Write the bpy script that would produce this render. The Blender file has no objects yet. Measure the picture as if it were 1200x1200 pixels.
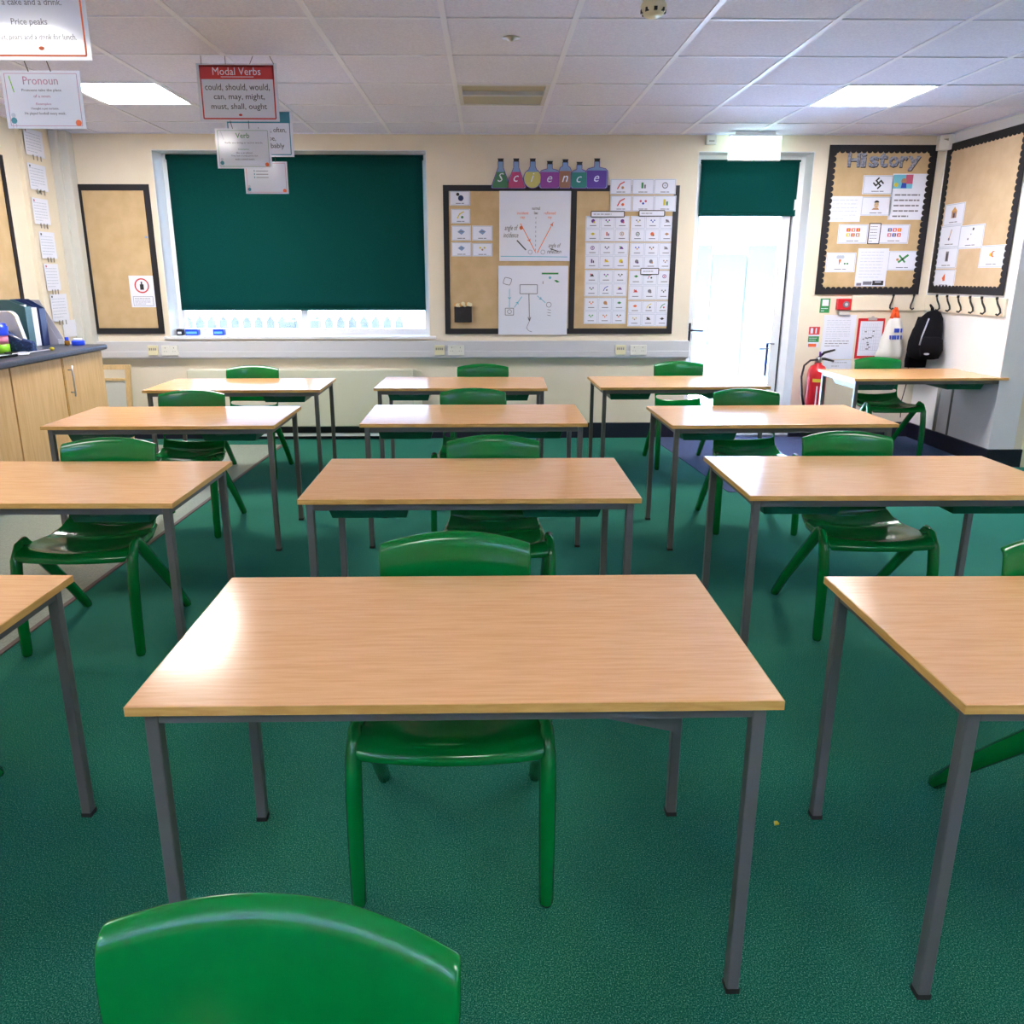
import bpy, math, random
from mathutils import Vector, Matrix
random.seed(7)
S = bpy.context.scene
COL = S.collection

# ------------------------------------------------------------------ camera
F_PX, CX, CY, PITCH, YAW, CAMZ = 877.102, 583.957, 549.182, 0.25249, 0.01372, 1.4527
fw = Vector((math.sin(YAW)*math.cos(PITCH), math.cos(YAW)*math.cos(PITCH), -math.sin(PITCH)))
rt = Vector((math.cos(YAW), -math.sin(YAW), 0)); up = rt.cross(fw)
cd = bpy.data.cameras.new('camera'); cam = bpy.data.objects.new('camera', cd); COL.objects.link(cam)
cd.sensor_fit = 'HORIZONTAL'; cd.sensor_width = 36; cd.lens = F_PX/1200*36
cd.shift_x = (600-CX)/1200; cd.shift_y = (CY-600)/1200
cd.clip_start = 0.02; cd.clip_end = 200
cam.matrix_world = Matrix(((rt.x, up.x, -fw.x, 0), (rt.y, up.y, -fw.y, 0), (rt.z, up.z, -fw.z, CAMZ), (0, 0, 0, 1)))
S.camera = cam

def ray(px, py): return fw + rt*((px-CX)/F_PX) - up*((py-CY)/F_PX)
def onY(px, py, Y=6.78): d = ray(px, py); return Vector((0, 0, CAMZ)) + d*(Y/d.y)
def onX(px, py, X): d = ray(px, py); return Vector((0, 0, CAMZ)) + d*(X/d.x)
def onZ(px, py, Z): d = ray(px, py); return Vector((0, 0, CAMZ)) + d*((Z-CAMZ)/d.z)

# ------------------------------------------------------------------ light and exposure
w = bpy.data.worlds.new('sky'); S.world = w; w.use_nodes = True
bg = w.node_tree.nodes["Background"]; bg.inputs[0].default_value = (0.42, 0.62, 1.0, 1); bg.inputs[1].default_value = 7
def portal(x, y, z, wd, ht, rx):      # sampling guides in the window and door openings, they give no light of their own
    l = bpy.data.lights.new('daylight_portal', 'AREA'); l.shape = 'RECTANGLE'; l.size = wd; l.size_y = ht; l.cycles.is_portal = True
    o = bpy.data.objects.new('daylight_portal', l); COL.objects.link(o); o.location = (x, y, z); o.rotation_euler = (rx, 0, 0)
portal(-1.67, 7.0, 1.04, 2.3, .22, -math.pi/2); portal(2.28, 7.0, 1.05, .98, 2.0, -math.pi/2)
portal(-2.1, -3.55, 1.925, 1.6, 0.85, math.pi/2); portal(3.1, -3.55, 1.925, 1.6, 0.85, math.pi/2)
sl = bpy.data.lights.new('sun', 'SUN'); sl.energy = 300; sl.angle = math.radians(2); sl.color = (0.52, 0.68, 1.0)
so = bpy.data.objects.new('sun', sl); COL.objects.link(so); so.rotation_euler = (0, math.radians(-28), 0)
PANEL_BACK, PANEL_NEAR = 32.0, 11.5
S.view_settings.view_transform = 'Standard'; S.view_settings.look = 'None'
S.view_settings.gamma = 1; S.view_settings.exposure = 1.22
try: S.view_settings.use_curve_mapping = False
except Exception: pass

# ------------------------------------------------------------------ materials
def c(r, g, b):
    f = lambda v: (v/255/12.92 if v/255 <= 0.04045 else ((v/255+0.055)/1.055)**2.4)
    return (f(r), f(g), f(b), 1)
def mat(name, col, rough=0.5, metal=0, spec=0.5, emit=None, strength=0, trans=0, coat=0, alpha=1):
    m = bpy.data.materials.new(name); m.use_nodes = True
    b = m.node_tree.nodes['Principled BSDF']
    b.inputs['Base Color'].default_value = col; b.inputs['Roughness'].default_value = rough
    b.inputs['Metallic'].default_value = metal; b.inputs['Specular IOR Level'].default_value = spec
    b.inputs['Transmission Weight'].default_value = trans; b.inputs['Coat Weight'].default_value = coat
    b.inputs['Coat Roughness'].default_value = 0.08
    b.inputs['Alpha'].default_value = alpha
    if emit: b.inputs['Emission Color'].default_value = emit; b.inputs['Emission Strength'].default_value = strength
    return m
def noisy(name, c1, c2, scale, rough=0.6, stretch=(1, 1, 1), detail=3, lo=0.35, hi=0.65, bump=0, bscale=None, spec=0.5, coat=0, rand=False):
    m = mat(name, c1, rough, spec=spec, coat=coat); nt = m.node_tree; N = nt.nodes; L = nt.links
    b = N['Principled BSDF']
    tc = N.new('ShaderNodeTexCoord'); mp = N.new('ShaderNodeMapping'); mp.inputs['Scale'].default_value = stretch
    L.new(tc.outputs['Object'], mp.inputs['Vector'])
    if rand:
        oi = N.new('ShaderNodeObjectInfo'); mu = N.new('ShaderNodeMath'); mu.operation = 'MULTIPLY'; mu.inputs[1].default_value = 37
        L.new(oi.outputs['Random'], mu.inputs[0]); L.new(mu.outputs[0], mp.inputs['Location'])
    n = N.new('ShaderNodeTexNoise'); n.inputs['Scale'].default_value = scale; n.inputs['Detail'].default_value = detail
    L.new(mp.outputs[0], n.inputs['Vector'])
    r = N.new('ShaderNodeValToRGB'); r.color_ramp.elements[0].position = lo; r.color_ramp.elements[1].position = hi
    r.color_ramp.elements[0].color = c1; r.color_ramp.elements[1].color = c2
    L.new(n.outputs['Fac'], r.inputs['Fac']); L.new(r.outputs['Color'], b.inputs['Base Color'])
    if bump:
        bp = N.new('ShaderNodeBump'); bp.inputs['Strength'].default_value = bump; bp.inputs['Distance'].default_value = 0.002
        n2 = N.new('ShaderNodeTexNoise'); n2.inputs['Scale'].default_value = bscale or scale; n2.inputs['Detail'].default_value = 2
        L.new(mp.outputs[0], n2.inputs['Vector']); L.new(n2.outputs['Fac'], bp.inputs['Height']); L.new(bp.outputs[0], b.inputs['Normal'])
    return m
def oak(name, base, dark, rough, spec=0.5):
    m = noisy(name, dark, base, 9, rough, (0.9, 14, 14), 5, 0.3, 0.62, spec=spec, rand=True); nt = m.node_tree; N = nt.nodes; L = nt.links
    b = N['Principled BSDF']; ramp = [n for n in N if n.type == 'VALTORGB'][0]; mp = [n for n in N if n.type == 'MAPPING'][0]
    n2 = N.new('ShaderNodeTexNoise'); n2.inputs['Scale'].default_value = 60; n2.inputs['Detail'].default_value = 3
    mp2 = N.new('ShaderNodeMapping'); mp2.inputs['Scale'].default_value = (0.5, 9, 9); L.new(mp.outputs[0], mp2.inputs['Vector']); L.new(mp2.outputs[0], n2.inputs['Vector'])
    r2 = N.new('ShaderNodeValToRGB'); r2.color_ramp.elements[0].position = 0.3; r2.color_ramp.elements[1].position = 0.55
    r2.color_ramp.elements[0].color = (0.91, 0.87, 0.82, 1); r2.color_ramp.elements[1].color = (1, 1, 1, 1)
    L.new(n2.outputs['Fac'], r2.inputs['Fac'])
    mx = N.new('ShaderNodeMix'); mx.data_type = 'RGBA'; mx.blend_type = 'MULTIPLY'; mx.inputs['Factor'].default_value = 1
    L.new(ramp.outputs['Color'], mx.inputs[6]); L.new(r2.outputs['Color'], mx.inputs[7]); L.new(mx.outputs[2], b.inputs['Base Color'])
    return m

M = {}
M['oak'] = oak('oak_laminate', c(246, 192, 140), c(236, 177, 122), 0.17, 0.5)
M['edge'] = noisy('oak_edge_band', c(205, 152, 78), c(222, 172, 96), 14, 0.4, (1, 1, 8))
M['cab'] = noisy('light_oak_door', c(216, 172, 116), c(228, 188, 134), 6, 0.45, (10, 10, 0.7), 4)
M['metal'] = mat('grey_painted_steel', c(96, 95, 94), 0.42, 0.0, 0.5)
M['green'] = mat('glossy_green_plastic', (0.0, 0.158, 0.024, 1), 0.15, spec=0.5)
M['tray'] = mat('dark_green_tray_plastic', (0.004, 0.10, 0.05, 1), 0.35)
M['black'] = mat('black_plastic', (0.01, 0.01, 0.012, 1), 0.4)
M['rubber'] = mat('black_rubber', (0.015, 0.013, 0.012, 1), 0.7)
M['wall'] = noisy('cream_wall_paint', c(230, 219, 199), c(234, 224, 205), 3, 0.75)
M['wall_doorlit'] = noisy('white_wall_doorlit', c(236, 236, 240), c(240, 240, 244), 3, 0.75)  # right wall, brightness from the door light lifted into its colour
M['boxing'] = mat('white_pipe_boxing', c(214, 214, 208), 0.6)
M['white'] = mat('white_upvc', c(235, 237, 240), 0.3)
M['trunk'] = mat('pale_grey_trunking', c(205, 206, 212), 0.4)
M['trough'] = mat('cream_trough', c(184, 178, 158), 0.6)
M['rad'] = mat('cream_radiator_enamel', c(216, 216, 196), 0.45)
M['tile'] = noisy('mineral_fibre_tile', c(220, 221, 246), c(232, 233, 255), 90, 0.9, detail=4, bump=0.3, bscale=120)  # daylight's lavender cast is put into the white tiles' colour
M['tbar'] = mat('white_ceiling_bar', c(234, 236, 255), 0.4)
M['navy'] = mat('navy_skirting', (0.008, 0.009, 0.024, 1), 0.4)
M['paper'] = mat('white_paper', c(230, 234, 250), 0.5)
M['lam'] = mat('laminated_white_card', c(226, 230, 246), 0.16, coat=0.6)
M['hess'] = noisy('tan_backing_paper', c(194, 166, 124), c(204, 177, 136), 8, 0.8, bump=0.2)
M['hessL'] = noisy('pale_tan_backing_paper', c(204, 176, 142), c(212, 186, 154), 8, 0.8)
M['blackb'] = mat('black_border_card', (0.010, 0.009, 0.014, 1), 0.55)
M['worktop'] = noisy('dark_blue_grey_worktop', c(52, 58, 72), c(66, 72, 88), 60, 0.35)
M['fabric_blind'] = noisy('dark_green_blind_fabric', (0.0, 0.044, 0.040, 1), (0.001, 0.058, 0.052, 1), 220, 0.9, bump=0.2, spec=0.12)
M['chrome'] = mat('brushed_steel', (0.5, 0.5, 0.52, 1), 0.3, 1.0)
M['red'] = mat('red_paint', c(206, 30, 40), 0.35)
M['ired'] = mat('red_ink', c(205, 58, 62), 0.5)
M['iorange'] = mat('orange_ink', c(238, 110, 60), 0.5)
M['iblack'] = mat('black_ink', (0.02, 0.02, 0.025, 1), 0.5)
M['igrey'] = mat('grey_ink', c(120, 120, 135), 0.5)
M['ilgrey'] = mat('pale_blue_grey_ink', c(186, 196, 216), 0.5)
M['iblue'] = mat('blue_ink', c(50, 80, 190), 0.5)
M['icyan'] = mat('cyan_ink', c(110, 190, 215), 0.5)
M['iteal'] = mat('teal_ink', c(60, 140, 165), 0.5)
M['igreen'] = mat('green_ink', c(50, 140, 80), 0.5)
M['iyellow'] = mat('yellow_ink', c(214, 196, 60), 0.5)
M['ibrown'] = mat('brown_ink', c(176, 132, 96), 0.5)
M['ipink'] = mat('pink_ink', c(196, 90, 120), 0.5)
M['ipurple'] = mat('purple_ink', c(110, 60, 150), 0.5)
M['ivory'] = mat('ivory_plastic', c(226, 220, 186), 0.35)
M['swhite'] = mat('white_socket_plastic', c(228, 228, 222), 0.3)
M['sgrey'] = mat('grey_socket_detail', c(150, 148, 140), 0.5)
M['orange'] = mat('orange_plastic', c(245, 90, 30), 0.4)
M['bagw'] = mat('white_plastic_bag', c(226, 224, 218), 0.4)
M['cord'] = mat('black_nylon', (0.004, 0.004, 0.007, 1), 0.85, spec=0.15)
M['wood'] = noisy('pale_easel_pine', c(206, 174, 122), c(220, 190, 140), 8, 0.5, (8, 8, 1))
M['wboard'] = mat('grey_white_drywipe', c(206, 210, 206), 0.25)
M['navyp'] = mat('navy_plastic', c(24, 44, 96), 0.35)
M['tealp'] = mat('teal_plastic', c(60, 104, 112), 0.4)
M['greyp'] = mat('lavender_grey_plastic', c(172, 172, 188), 0.4)
M['bluel'] = mat('bright_blue_plastic', c(30, 70, 220), 0.3)
M['lime'] = mat('lime_plastic', c(130, 200, 40), 0.4)
M['pinkp'] = mat('pink_plastic', c(222, 130, 160), 0.4)
M['amber'] = mat('amber_glass', c(130, 90, 30), 0.2)
M['grout'] = mat('pale_concrete', c(200, 200, 196), 0.8)
M['fence'] = mat('slate_fence_paint', (0.022, 0.024, 0.034, 1), 0.7, spec=0.1)
M['string'] = mat('dark_string', (0.05, 0.05, 0.06, 1), 0.7)
M['yellow'] = mat('yellow_scrap', c(235, 215, 60), 0.5)
M['flaskblue'] = mat('pale_blue_glass_print', c(128, 160, 206), 0.4)
M['lett'] = noisy('grey_blue_patterned_card', c(118, 124, 146), c(160, 166, 184), 60, 0.4, lo=0.45, hi=0.55)
def emis(name, col, s):
    m = bpy.data.materials.new(name); m.use_nodes = True; nt = m.node_tree; nt.nodes.clear()
    e = nt.nodes.new('ShaderNodeEmission'); e.inputs[0].default_value = col; e.inputs[1].default_value = s
    o = nt.nodes.new('ShaderNodeOutputMaterial'); nt.links.new(e.outputs[0], o.inputs[0]); return m
M['panel_back'] = emis('lit_panel_diffuser', (1.0, 0.97, 0.95, 1), PANEL_BACK)
M['panel_near'] = emis('lit_panel_diffuser_near', (1.0, 0.96, 0.92, 1), PANEL_NEAR)
M['fence2'] = mat('grey_fence_paint', (0.032, 0.036, 0.042, 1), 0.7, spec=0.1)
M['ifpink'] = mat('faded_pink_ink', c(190, 140, 172), 0.5)
M['exit'] = emis('lit_exit_sign_face', (0.70, 1.0, 0.94, 1), 2.0)
def glassm():
    m = bpy.data.materials.new('window_glass'); m.use_nodes = True; nt = m.node_tree; nt.nodes.clear(); N = nt.nodes.new
    t = N('ShaderNodeBsdfTransparent'); g = N('ShaderNodeBsdfGlossy'); g.inputs['Roughness'].default_value = 0.02
    f = N('ShaderNodeFresnel'); f.inputs[0].default_value = 1.45; mx = N('ShaderNodeMixShader'); o = N('ShaderNodeOutputMaterial')
    nt.links.new(f.outputs[0], mx.inputs[0]); nt.links.new(t.outputs[0], mx.inputs[1]); nt.links.new(g.outputs[0], mx.inputs[2]); nt.links.new(mx.outputs[0], o.inputs[0])
    return m
M['glass'] = glassm()
def carpet(name, c1, c2, c3):
    m = mat(name, c1, 0.95, spec=0.2); m.node_tree.nodes['Principled BSDF'].inputs['Sheen Weight'].default_value = 0.26; m.node_tree.nodes['Principled BSDF'].inputs['Sheen Tint'].default_value = (0.0, 0.34, 0.60, 1); m.node_tree.nodes['Principled BSDF'].inputs['Sheen Roughness'].default_value = 0.5; nt = m.node_tree; N = nt.nodes; L = nt.links; b = N['Principled BSDF']  # blue sheen tint paints in the daylight glow over the pile
    tc = N.new('ShaderNodeTexCoord')
    n = N.new('ShaderNodeTexNoise'); n.inputs['Scale'].default_value = 330; n.inputs['Detail'].default_value = 3; n.inputs['Roughness'].default_value = 0.75
    L.new(tc.outputs['Object'], n.inputs['Vector'])
    r = N.new('ShaderNodeValToRGB'); e = r.color_ramp.elements
    e[0].position = 0.34; e[0].color = c1; e[1].position = 0.53; e[1].color = c2
    x = e.new(0.66); x.color = c3
    L.new(n.outputs['Fac'], r.inputs['Fac'])
    n3 = N.new('ShaderNodeTexNoise'); n3.inputs['Scale'].default_value = 1.6; n3.inputs['Detail'].default_value = 4
    L.new(tc.outputs['Object'], n3.inputs['Vector'])
    mr = N.new('ShaderNodeMapRange'); mr.inputs[1].default_value = 0.3; mr.inputs[2].default_value = 0.7; mr.inputs[3].default_value = 0.85; mr.inputs[4].default_value = 1.12
    L.new(n3.outputs['Fac'], mr.inputs[0])
    vm = N.new('ShaderNodeVectorMath'); vm.operation = 'SCALE'; L.new(r.outputs['Color'], vm.inputs[0]); L.new(mr.outputs[0], vm.inputs['Scale'])
    L.new(vm.outputs[0], b.inputs['Base Color'])
    bp = N.new('ShaderNodeBump'); bp.inputs['Strength'].default_value = 0.6; bp.inputs['Distance'].default_value = 0.003
    L.new(n.outputs['Fac'], bp.inputs['Height']); L.new(bp.outputs[0], b.inputs['Normal'])
    return m
M['carpet'] = carpet('green_carpet', (0.0, 0.050, 0.024, 1), (0.004, 0.132, 0.064, 1), (0.16, 0.42, 0.27, 1))
M['vinyl'] = noisy('grey_green_vinyl', c(128, 140, 128), c(150, 160, 148), 120, 0.4)
M['entry'] = carpet('purple_grey_entrance_matting', (0.03, 0.028, 0.07, 1), (0.055, 0.05, 0.12, 1), (0.12, 0.11, 0.2, 1))
M['strip'] = mat('brown_floor_strip', c(92, 72, 70), 0.5)

# ------------------------------------------------------------------ mesh helpers
class MB:
    def __init__(s): s.v = []; s.f = []; s.m = []; s.mats = []; s.sm = []
    def mi(s, m):
        if m not in s.mats: s.mats.append(m)
        return s.mats.index(m)
    def add(s, vs, fs, m, smooth=False):
        o = len(s.v); s.v += [Vector(p) for p in vs]; k = s.mi(m)
        for f in fs: s.f.append([o+i for i in f]); s.m.append(k); s.sm.append(smooth)
    def box(s, x0, x1, y0, y1, z0, z1, m):
        x0, x1 = sorted((x0, x1)); y0, y1 = sorted((y0, y1)); z0, z1 = sorted((z0, z1))
        vs = [(x, y, z) for z in (z0, z1) for x, y in ((x0, y0), (x1, y0), (x1, y1), (x0, y1))]
        s.add(vs, [(3, 2, 1, 0), (4, 5, 6, 7), (0, 1, 5, 4), (1, 2, 6, 5), (2, 3, 7, 6), (3, 0, 4, 7)], m)
    def fbox(s, fr, u0, v0, u1, v1, d0, d1, m):
        u0, u1 = sorted((u0, u1)); v0, v1 = sorted((v0, v1))
        s.prism(fr, [(u0, v0), (u1, v0), (u1, v1), (u0, v1)], d0, d1, m)
    def prism(s, fr, pts, d0, d1, m, smooth=False):
        a = sum(pts[i][0]*pts[(i+1) % len(pts)][1]-pts[(i+1) % len(pts)][0]*pts[i][1] for i in range(len(pts)))
        if a < 0: pts = pts[::-1]
        n = len(pts); vs = [fr.p(u, v, d0) for u, v in pts]+[fr.p(u, v, d1) for u, v in pts]
        fs = [tuple(range(n-1, -1, -1)), tuple(range(n, 2*n))]+[(i, (i+1) % n, n+(i+1) % n, n+i) for i in range(n)]
        s.add(vs, fs, m, smooth)
    def tube(s, pts, rad, m, seg=12, flat=None, cap=True, smooth=True):
        pts = [Vector(p) for p in pts]; n = len(pts); rads = rad if isinstance(rad, (list, tuple)) else [rad]*n
        vs = []; fs = []; ref = None
        for i, p in enumerate(pts):
            t = (pts[min(i+1, n-1)]-pts[max(i-1, 0)]).normalized()
            if ref is None:
                ref = Vector((0, 0, 1)) if abs(t.z) < 0.9 else Vector((1, 0, 0))
                if flat is not None: ref = Vector(flat)
            a = (ref - t*ref.dot(t)).normalized(); b = t.cross(a); ref = a
            r = rads[i]; ra, rb = (r if isinstance(r, (tuple, list)) else (r, r))
            for k in range(seg):
                th = 2*math.pi*k/seg; vs.append(p+a*(ra*math.cos(th))+b*(rb*math.sin(th)))
        for i in range(n-1):
            for k in range(seg):
                k2 = (k+1) % seg; fs.append((i*seg+k, i*seg+k2, (i+1)*seg+k2, (i+1)*seg+k))
        if cap: fs.append(tuple(range(seg-1, -1, -1))); fs.append(tuple(range((n-1)*seg, n*seg)))
        s.add(vs, fs, m, smooth)
    def lathe(s, cx, cy, prof, m, seg=24, smooth=True):
        vs = []; fs = []; n = len(prof)
        for r, z in prof:
            for k in range(seg):
                th = 2*math.pi*k/seg; vs.append((cx+r*math.cos(th), cy+r*math.sin(th), z))
        for i in range(n-1):
            for k in range(seg):
                k2 = (k+1) % seg; fs.append((i*seg+k, i*seg+k2, (i+1)*seg+k2, (i+1)*seg+k))
        fs.append(tuple(range(seg-1, -1, -1))); fs.append(tuple(range((n-1)*seg, n*seg)))
        s.add(vs, fs, m, smooth)
    def text(s, fr, txt, u0, v0, u1, v1, d, m, shear=0, keep=False, depth=0.0006, bold=0):
        cu = bpy.data.curves.new('t', 'FONT'); cu.body = txt; cu.extrude = 0.5; cu.align_x = 'CENTER'; cu.shear = shear; cu.offset = bold; cu.resolution_u = 2
        ob = bpy.data.objects.new('t', cu); COL.objects.link(ob); dg = bpy.context.evaluated_depsgraph_get(); dg.update()
        me = bpy.data.meshes.new_from_object(ob.evaluated_get(dg))
        xs = [v.co.x for v in me.vertices]; ys = [v.co.y for v in me.vertices]
        if xs:
            x0, x1, y0, y1 = min(xs), max(xs), min(ys), max(ys)
            sx = (u1-u0)/max(x1-x0, 1e-6); sy = (v1-v0)/max(y1-y0, 1e-6)
            if keep: sx = sy = min(sx, sy); u0 = (u0+u1)/2-sx*(x1-x0)/2
            vs = [fr.p(u0+(v.co.x-x0)*sx, v0+(v.co.y-y0)*sy, d+(depth if v.co.z > 0 else 0)) for v in me.vertices]
            s.add(vs, [tuple(p.vertices) for p in me.polygons], m)
        bpy.data.objects.remove(ob); bpy.data.curves.remove(cu); bpy.data.meshes.remove(me)
    def line(s, fr, pts, wd, d, m, dep=0.0006):
        for (a, b), (e, f) in zip(pts[:-1], pts[1:]):
            L = math.hypot(e-a, f-b)
            if L < 1e-6: continue
            nx, ny = -(f-b)/L*wd/2, (e-a)/L*wd/2
            s.prism(fr, [(a+nx, b+ny), (a-nx, b-ny), (e-nx, f-ny), (e+nx, f+ny)], d, d+dep, m)
    def disc(s, fr, u, v, r, d0, d1, m, seg=16, ry=None, a0=0, a1=2*math.pi):
        ry = ry or r; n = seg
        full = abs(a1-a0-2*math.pi) < 1e-6
        s.prism(fr, [(u+r*math.cos(a0+(a1-a0)*k/(n if full else n-1)), v+ry*math.sin(a0+(a1-a0)*k/(n if full else n-1))) for k in range(n)], d0, d1, m)
    def ring(s, fr, u, v, r, wd, d, m, seg=24):
        s.line(fr, [(u+r*math.cos(2*math.pi*k/seg), v+r*math.sin(2*math.pi*k/seg)) for k in range(seg+1)], wd, d, m)
    def scribble(s, fr, u0, v0, u1, v1, d, m, rows=3, wd=0.002, fill=0.9, words=True):
        hh = (v1-v0)/rows
        for r in range(rows):
            v = v1-hh*(r+0.5); u = u0; end = u0+(u1-u0)*(fill if r < rows-1 else fill*random.uniform(0.4, 0.9))
            while u < end:
                L = random.uniform(0.08, 0.22)*(u1-u0); s.fbox(fr, u, v-wd/2, min(u+L, end), v+wd/2, d, d+0.0005, m); u += L+0.03*(u1-u0)
    def build(s, name, parent=None, bevel=0, seg=2, solid=0, subsurf=0):
        me = bpy.data.meshes.new(name); off = parent_world(parent) if parent else Vector((0, 0, 0))
        me.from_pydata([tuple(v-off) for v in s.v], [], s.f)
        for m in s.mats: me.materials.append(M[m] if isinstance(m, str) else m)
        me.polygons.foreach_set('material_index', s.m); me.polygons.foreach_set('use_smooth', s.sm); me.update()
        o = bpy.data.objects.new(name, me); COL.objects.link(o)
        if parent: o.parent = parent
        if solid: md = o.modifiers.new('solid', 'SOLIDIFY'); md.thickness = solid; md.offset = 0
        if bevel: md = o.modifiers.new('bevel', 'BEVEL'); md.width = bevel; md.segments = seg; md.limit_method = 'ANGLE'
        if subsurf: md = o.modifiers.new('sub', 'SUBSURF'); md.levels = subsurf; md.render_levels = subsurf
        return o
def parent_world(p):
    v = Vector((0, 0, 0))
    while p: v += p.location; p = p.parent
    return v
class Fr:
    def __init__(s, o, u, v, n): s.o = Vector(o); s.u = Vector(u); s.v = Vector(v); s.n = Vector(n)
    def p(s, u, v, d=0): return s.o+s.u*u+s.v*v+s.n*d
def frY(Y): return Fr((0, Y, 0), (1, 0, 0), (0, 0, 1), (0, -1, 0))     # u = x, v = z, faces the camera
def frXr(X): return Fr((X, 0, 0), (0, -1, 0), (0, 0, 1), (-1, 0, 0))   # right wall, u = -y
def frXl(X): return Fr((X, 0, 0), (0, 1, 0), (0, 0, 1), (1, 0, 0))     # left wall, u = y
def frZ(Z, up_=True): return Fr((0, 0, Z), (1, 0, 0), (0, 1, 0), (0, 0, 1)) if up_ else Fr((0, 0, Z), (1, 0, 0), (0, -1, 0), (0, 0, -1))

def thing(name, label, cat, loc=(0, 0, 0), group=None):
    o = bpy.data.objects.new(name, None); COL.objects.link(o); o.location = loc; o.empty_display_size = 0.1
    o['label'] = label; o['category'] = cat
    if group: o['group'] = group
    return o
def tag(o, label, cat, group=None, kind=None):
    o['label'] = label; o['category'] = cat
    if group: o['group'] = group
    if kind: o['kind'] = kind
    return o
def struct(name, mb, **k):
    o = mb.build(name, **k); o['kind'] = 'structure'; return o
def copy_tree(o, parent=None):
    cc = o.copy(); COL.objects.link(cc); cc.parent = parent
    for ch in list(o.children): copy_tree(ch, cc)
    return cc

# ------------------------------------------------------------------ room
YB, XL, XR, ZC, YN = 6.78, -3.62, 3.9, 2.604, -3.4
XR2, YS = 5.2, 5.64
WX0, WX1, WZ0, WZ1 = -2.82, -0.515, 0.93, 2.475      # window opening
DX0, DX1, DZ1 = 1.79, 2.78, 2.47                      # door opening
m = MB(); m.box(XL, XR2, YN, YB, -0.05, 0, 'carpet'); struct('floor', m)
def bx(y): return -1.95+0.032*(y-2.7)
m = MB(); m.prism(frZ(0), [(XL, YN), (bx(YN), YN), (bx(6.5), 6.5), (XL, 6.5)], 0.0005, 0.003, 'vinyl'); struct('floor_vinyl', m)
m = MB(); m.prism(frZ(0), [(bx(YN), YN), (bx(YN)+0.022, YN), (bx(6.5)+0.022, 6.5), (bx(6.5), 6.5)], 0.0005, 0.006, 'strip'); struct('trim_1', m)
m = MB(); m.prism(frZ(0), [(1.66, 4.95), (3.9, 4.95), (3.9, 6.78), (1.50, 6.78)], 0.0005, 0.004, 'entry'); struct('floor_entrance_matting', m)
def wallrect(m, x0, x1, z0, z1): m.box(x0, x1, YB, YB+0.28, z0, z1, 'wall')
m = MB()
wallrect(m, XL-0.2, WX0, 0, 2.8); wallrect(m, WX0, WX1, 0, WZ0-0.02); wallrect(m, WX0, WX1, WZ1, 2.8)
wallrect(m, WX1, DX0, 0, 2.8); wallrect(m, DX0, DX1, DZ1, 2.8); wallrect(m, DX1, XR+0.2, 0, 2.8)
struct('wall_back', m)
m = MB(); m.box(XL-0.2, XL, YN, YB, 0, 2.8, 'wall'); struct('wall_left', m)
m = MB(); m.box(XR, XR+0.2, YS, YB, 0, 2.8, 'wall_doorlit'); m.box(XR+0.2, 4.22, YS, YS+0.2, 0, 2.8, 'wall'); m.box(5.05, XR2+0.2, YS, YS+0.2, 0, 2.8, 'wall'); m.box(4.22, 5.05, YS, YS+0.2, 2.05, 2.8, 'wall'); m.box(XR2, XR2+0.2, YN, YS, 0, 2.8, 'wall'); struct('wall_right', m)
RW = [(-2.9, -1.3), (2.3, 3.9)]                                      # two wide windows in the wall behind the camera
m = MB(); m.box(XL-0.2, XR2+0.2, YN-0.2, YN, 0, 1.5, 'wall'); m.box(XL-0.2, XR2+0.2, YN-0.2, YN, 2.35, 2.8, 'wall')
m.box(XL-0.2, RW[0][0], YN-0.2, YN, 1.5, 2.35, 'wall'); m.box(RW[0][1], RW[1][0], YN-0.2, YN, 1.5, 2.35, 'wall'); m.box(RW[1][1], XR2+0.2, YN-0.2, YN, 1.5, 2.35, 'wall'); struct('wall_front', m)
for k, (a, b_) in enumerate(RW):
    m = MB()
    for q in ((a, a+.06, 1.5, 2.35), (b_-.06, b_, 1.5, 2.35), (a+.06, b_-.06, 1.5, 1.56), (a+.06, b_-.06, 2.29, 2.35), ((a+b_)/2-.03, (a+b_)/2+.03, 1.56, 2.29)): m.box(q[0], q[1], YN-.12, YN-.06, q[2], q[3], 'white')
    struct('window_%d' % (k+2), m)
# interior door at the right edge
m = MB(); m.box(4.16, 4.24, YS-0.02, YS+0.1, 0, 2.1, 'ivory'); m.box(5.03, 5.11, YS-0.02, YS+0.1, 0, 2.1, 'ivory'); m.box(4.24, 5.03, YS-0.02, YS+0.1, 2.03, 2.1, 'ivory'); m.box(4.24, 5.03, YS+0.03, YS+0.08, 0.01, 2.03, 'ivory'); struct('door_2', m)
# pilaster on the left wall and pipe boxing in the corner
m = MB(); m.box(XL, XL+0.035, 6.24, YB, 0, ZC, 'wall'); struct('wall_left_pilaster', m)
m = MB(); m.box(XL+0.035, XL+0.16, 6.68, YB, 0, ZC, 'boxing'); m.box(XL+0.035, XL+0.10, 6.64, 6.68, 0, ZC, 'boxing'); struct('trim_2', m, bevel=0.004)
# skirtings
m = MB(); m.box(XL+0.16, DX0, YB-0.018, YB, 0, 0.14, 'navy'); m.box(DX1, XR, YB-0.018, YB, 0, 0.14, 'navy'); struct('baseboard_back', m)
m = MB(); m.box(XR-0.018, XR, YS, YB-0.018, 0, 0.14, 'navy'); m.box(XR-0.018, 4.16, YS-0.018, YS, 0, 0.14, 'navy'); struct('baseboard_right', m)
m = MB(); m.box(XL, XL+0.018, YN, 4.0, 0, 0.14, 'navy'); struct('baseboard_left', m)
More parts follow.
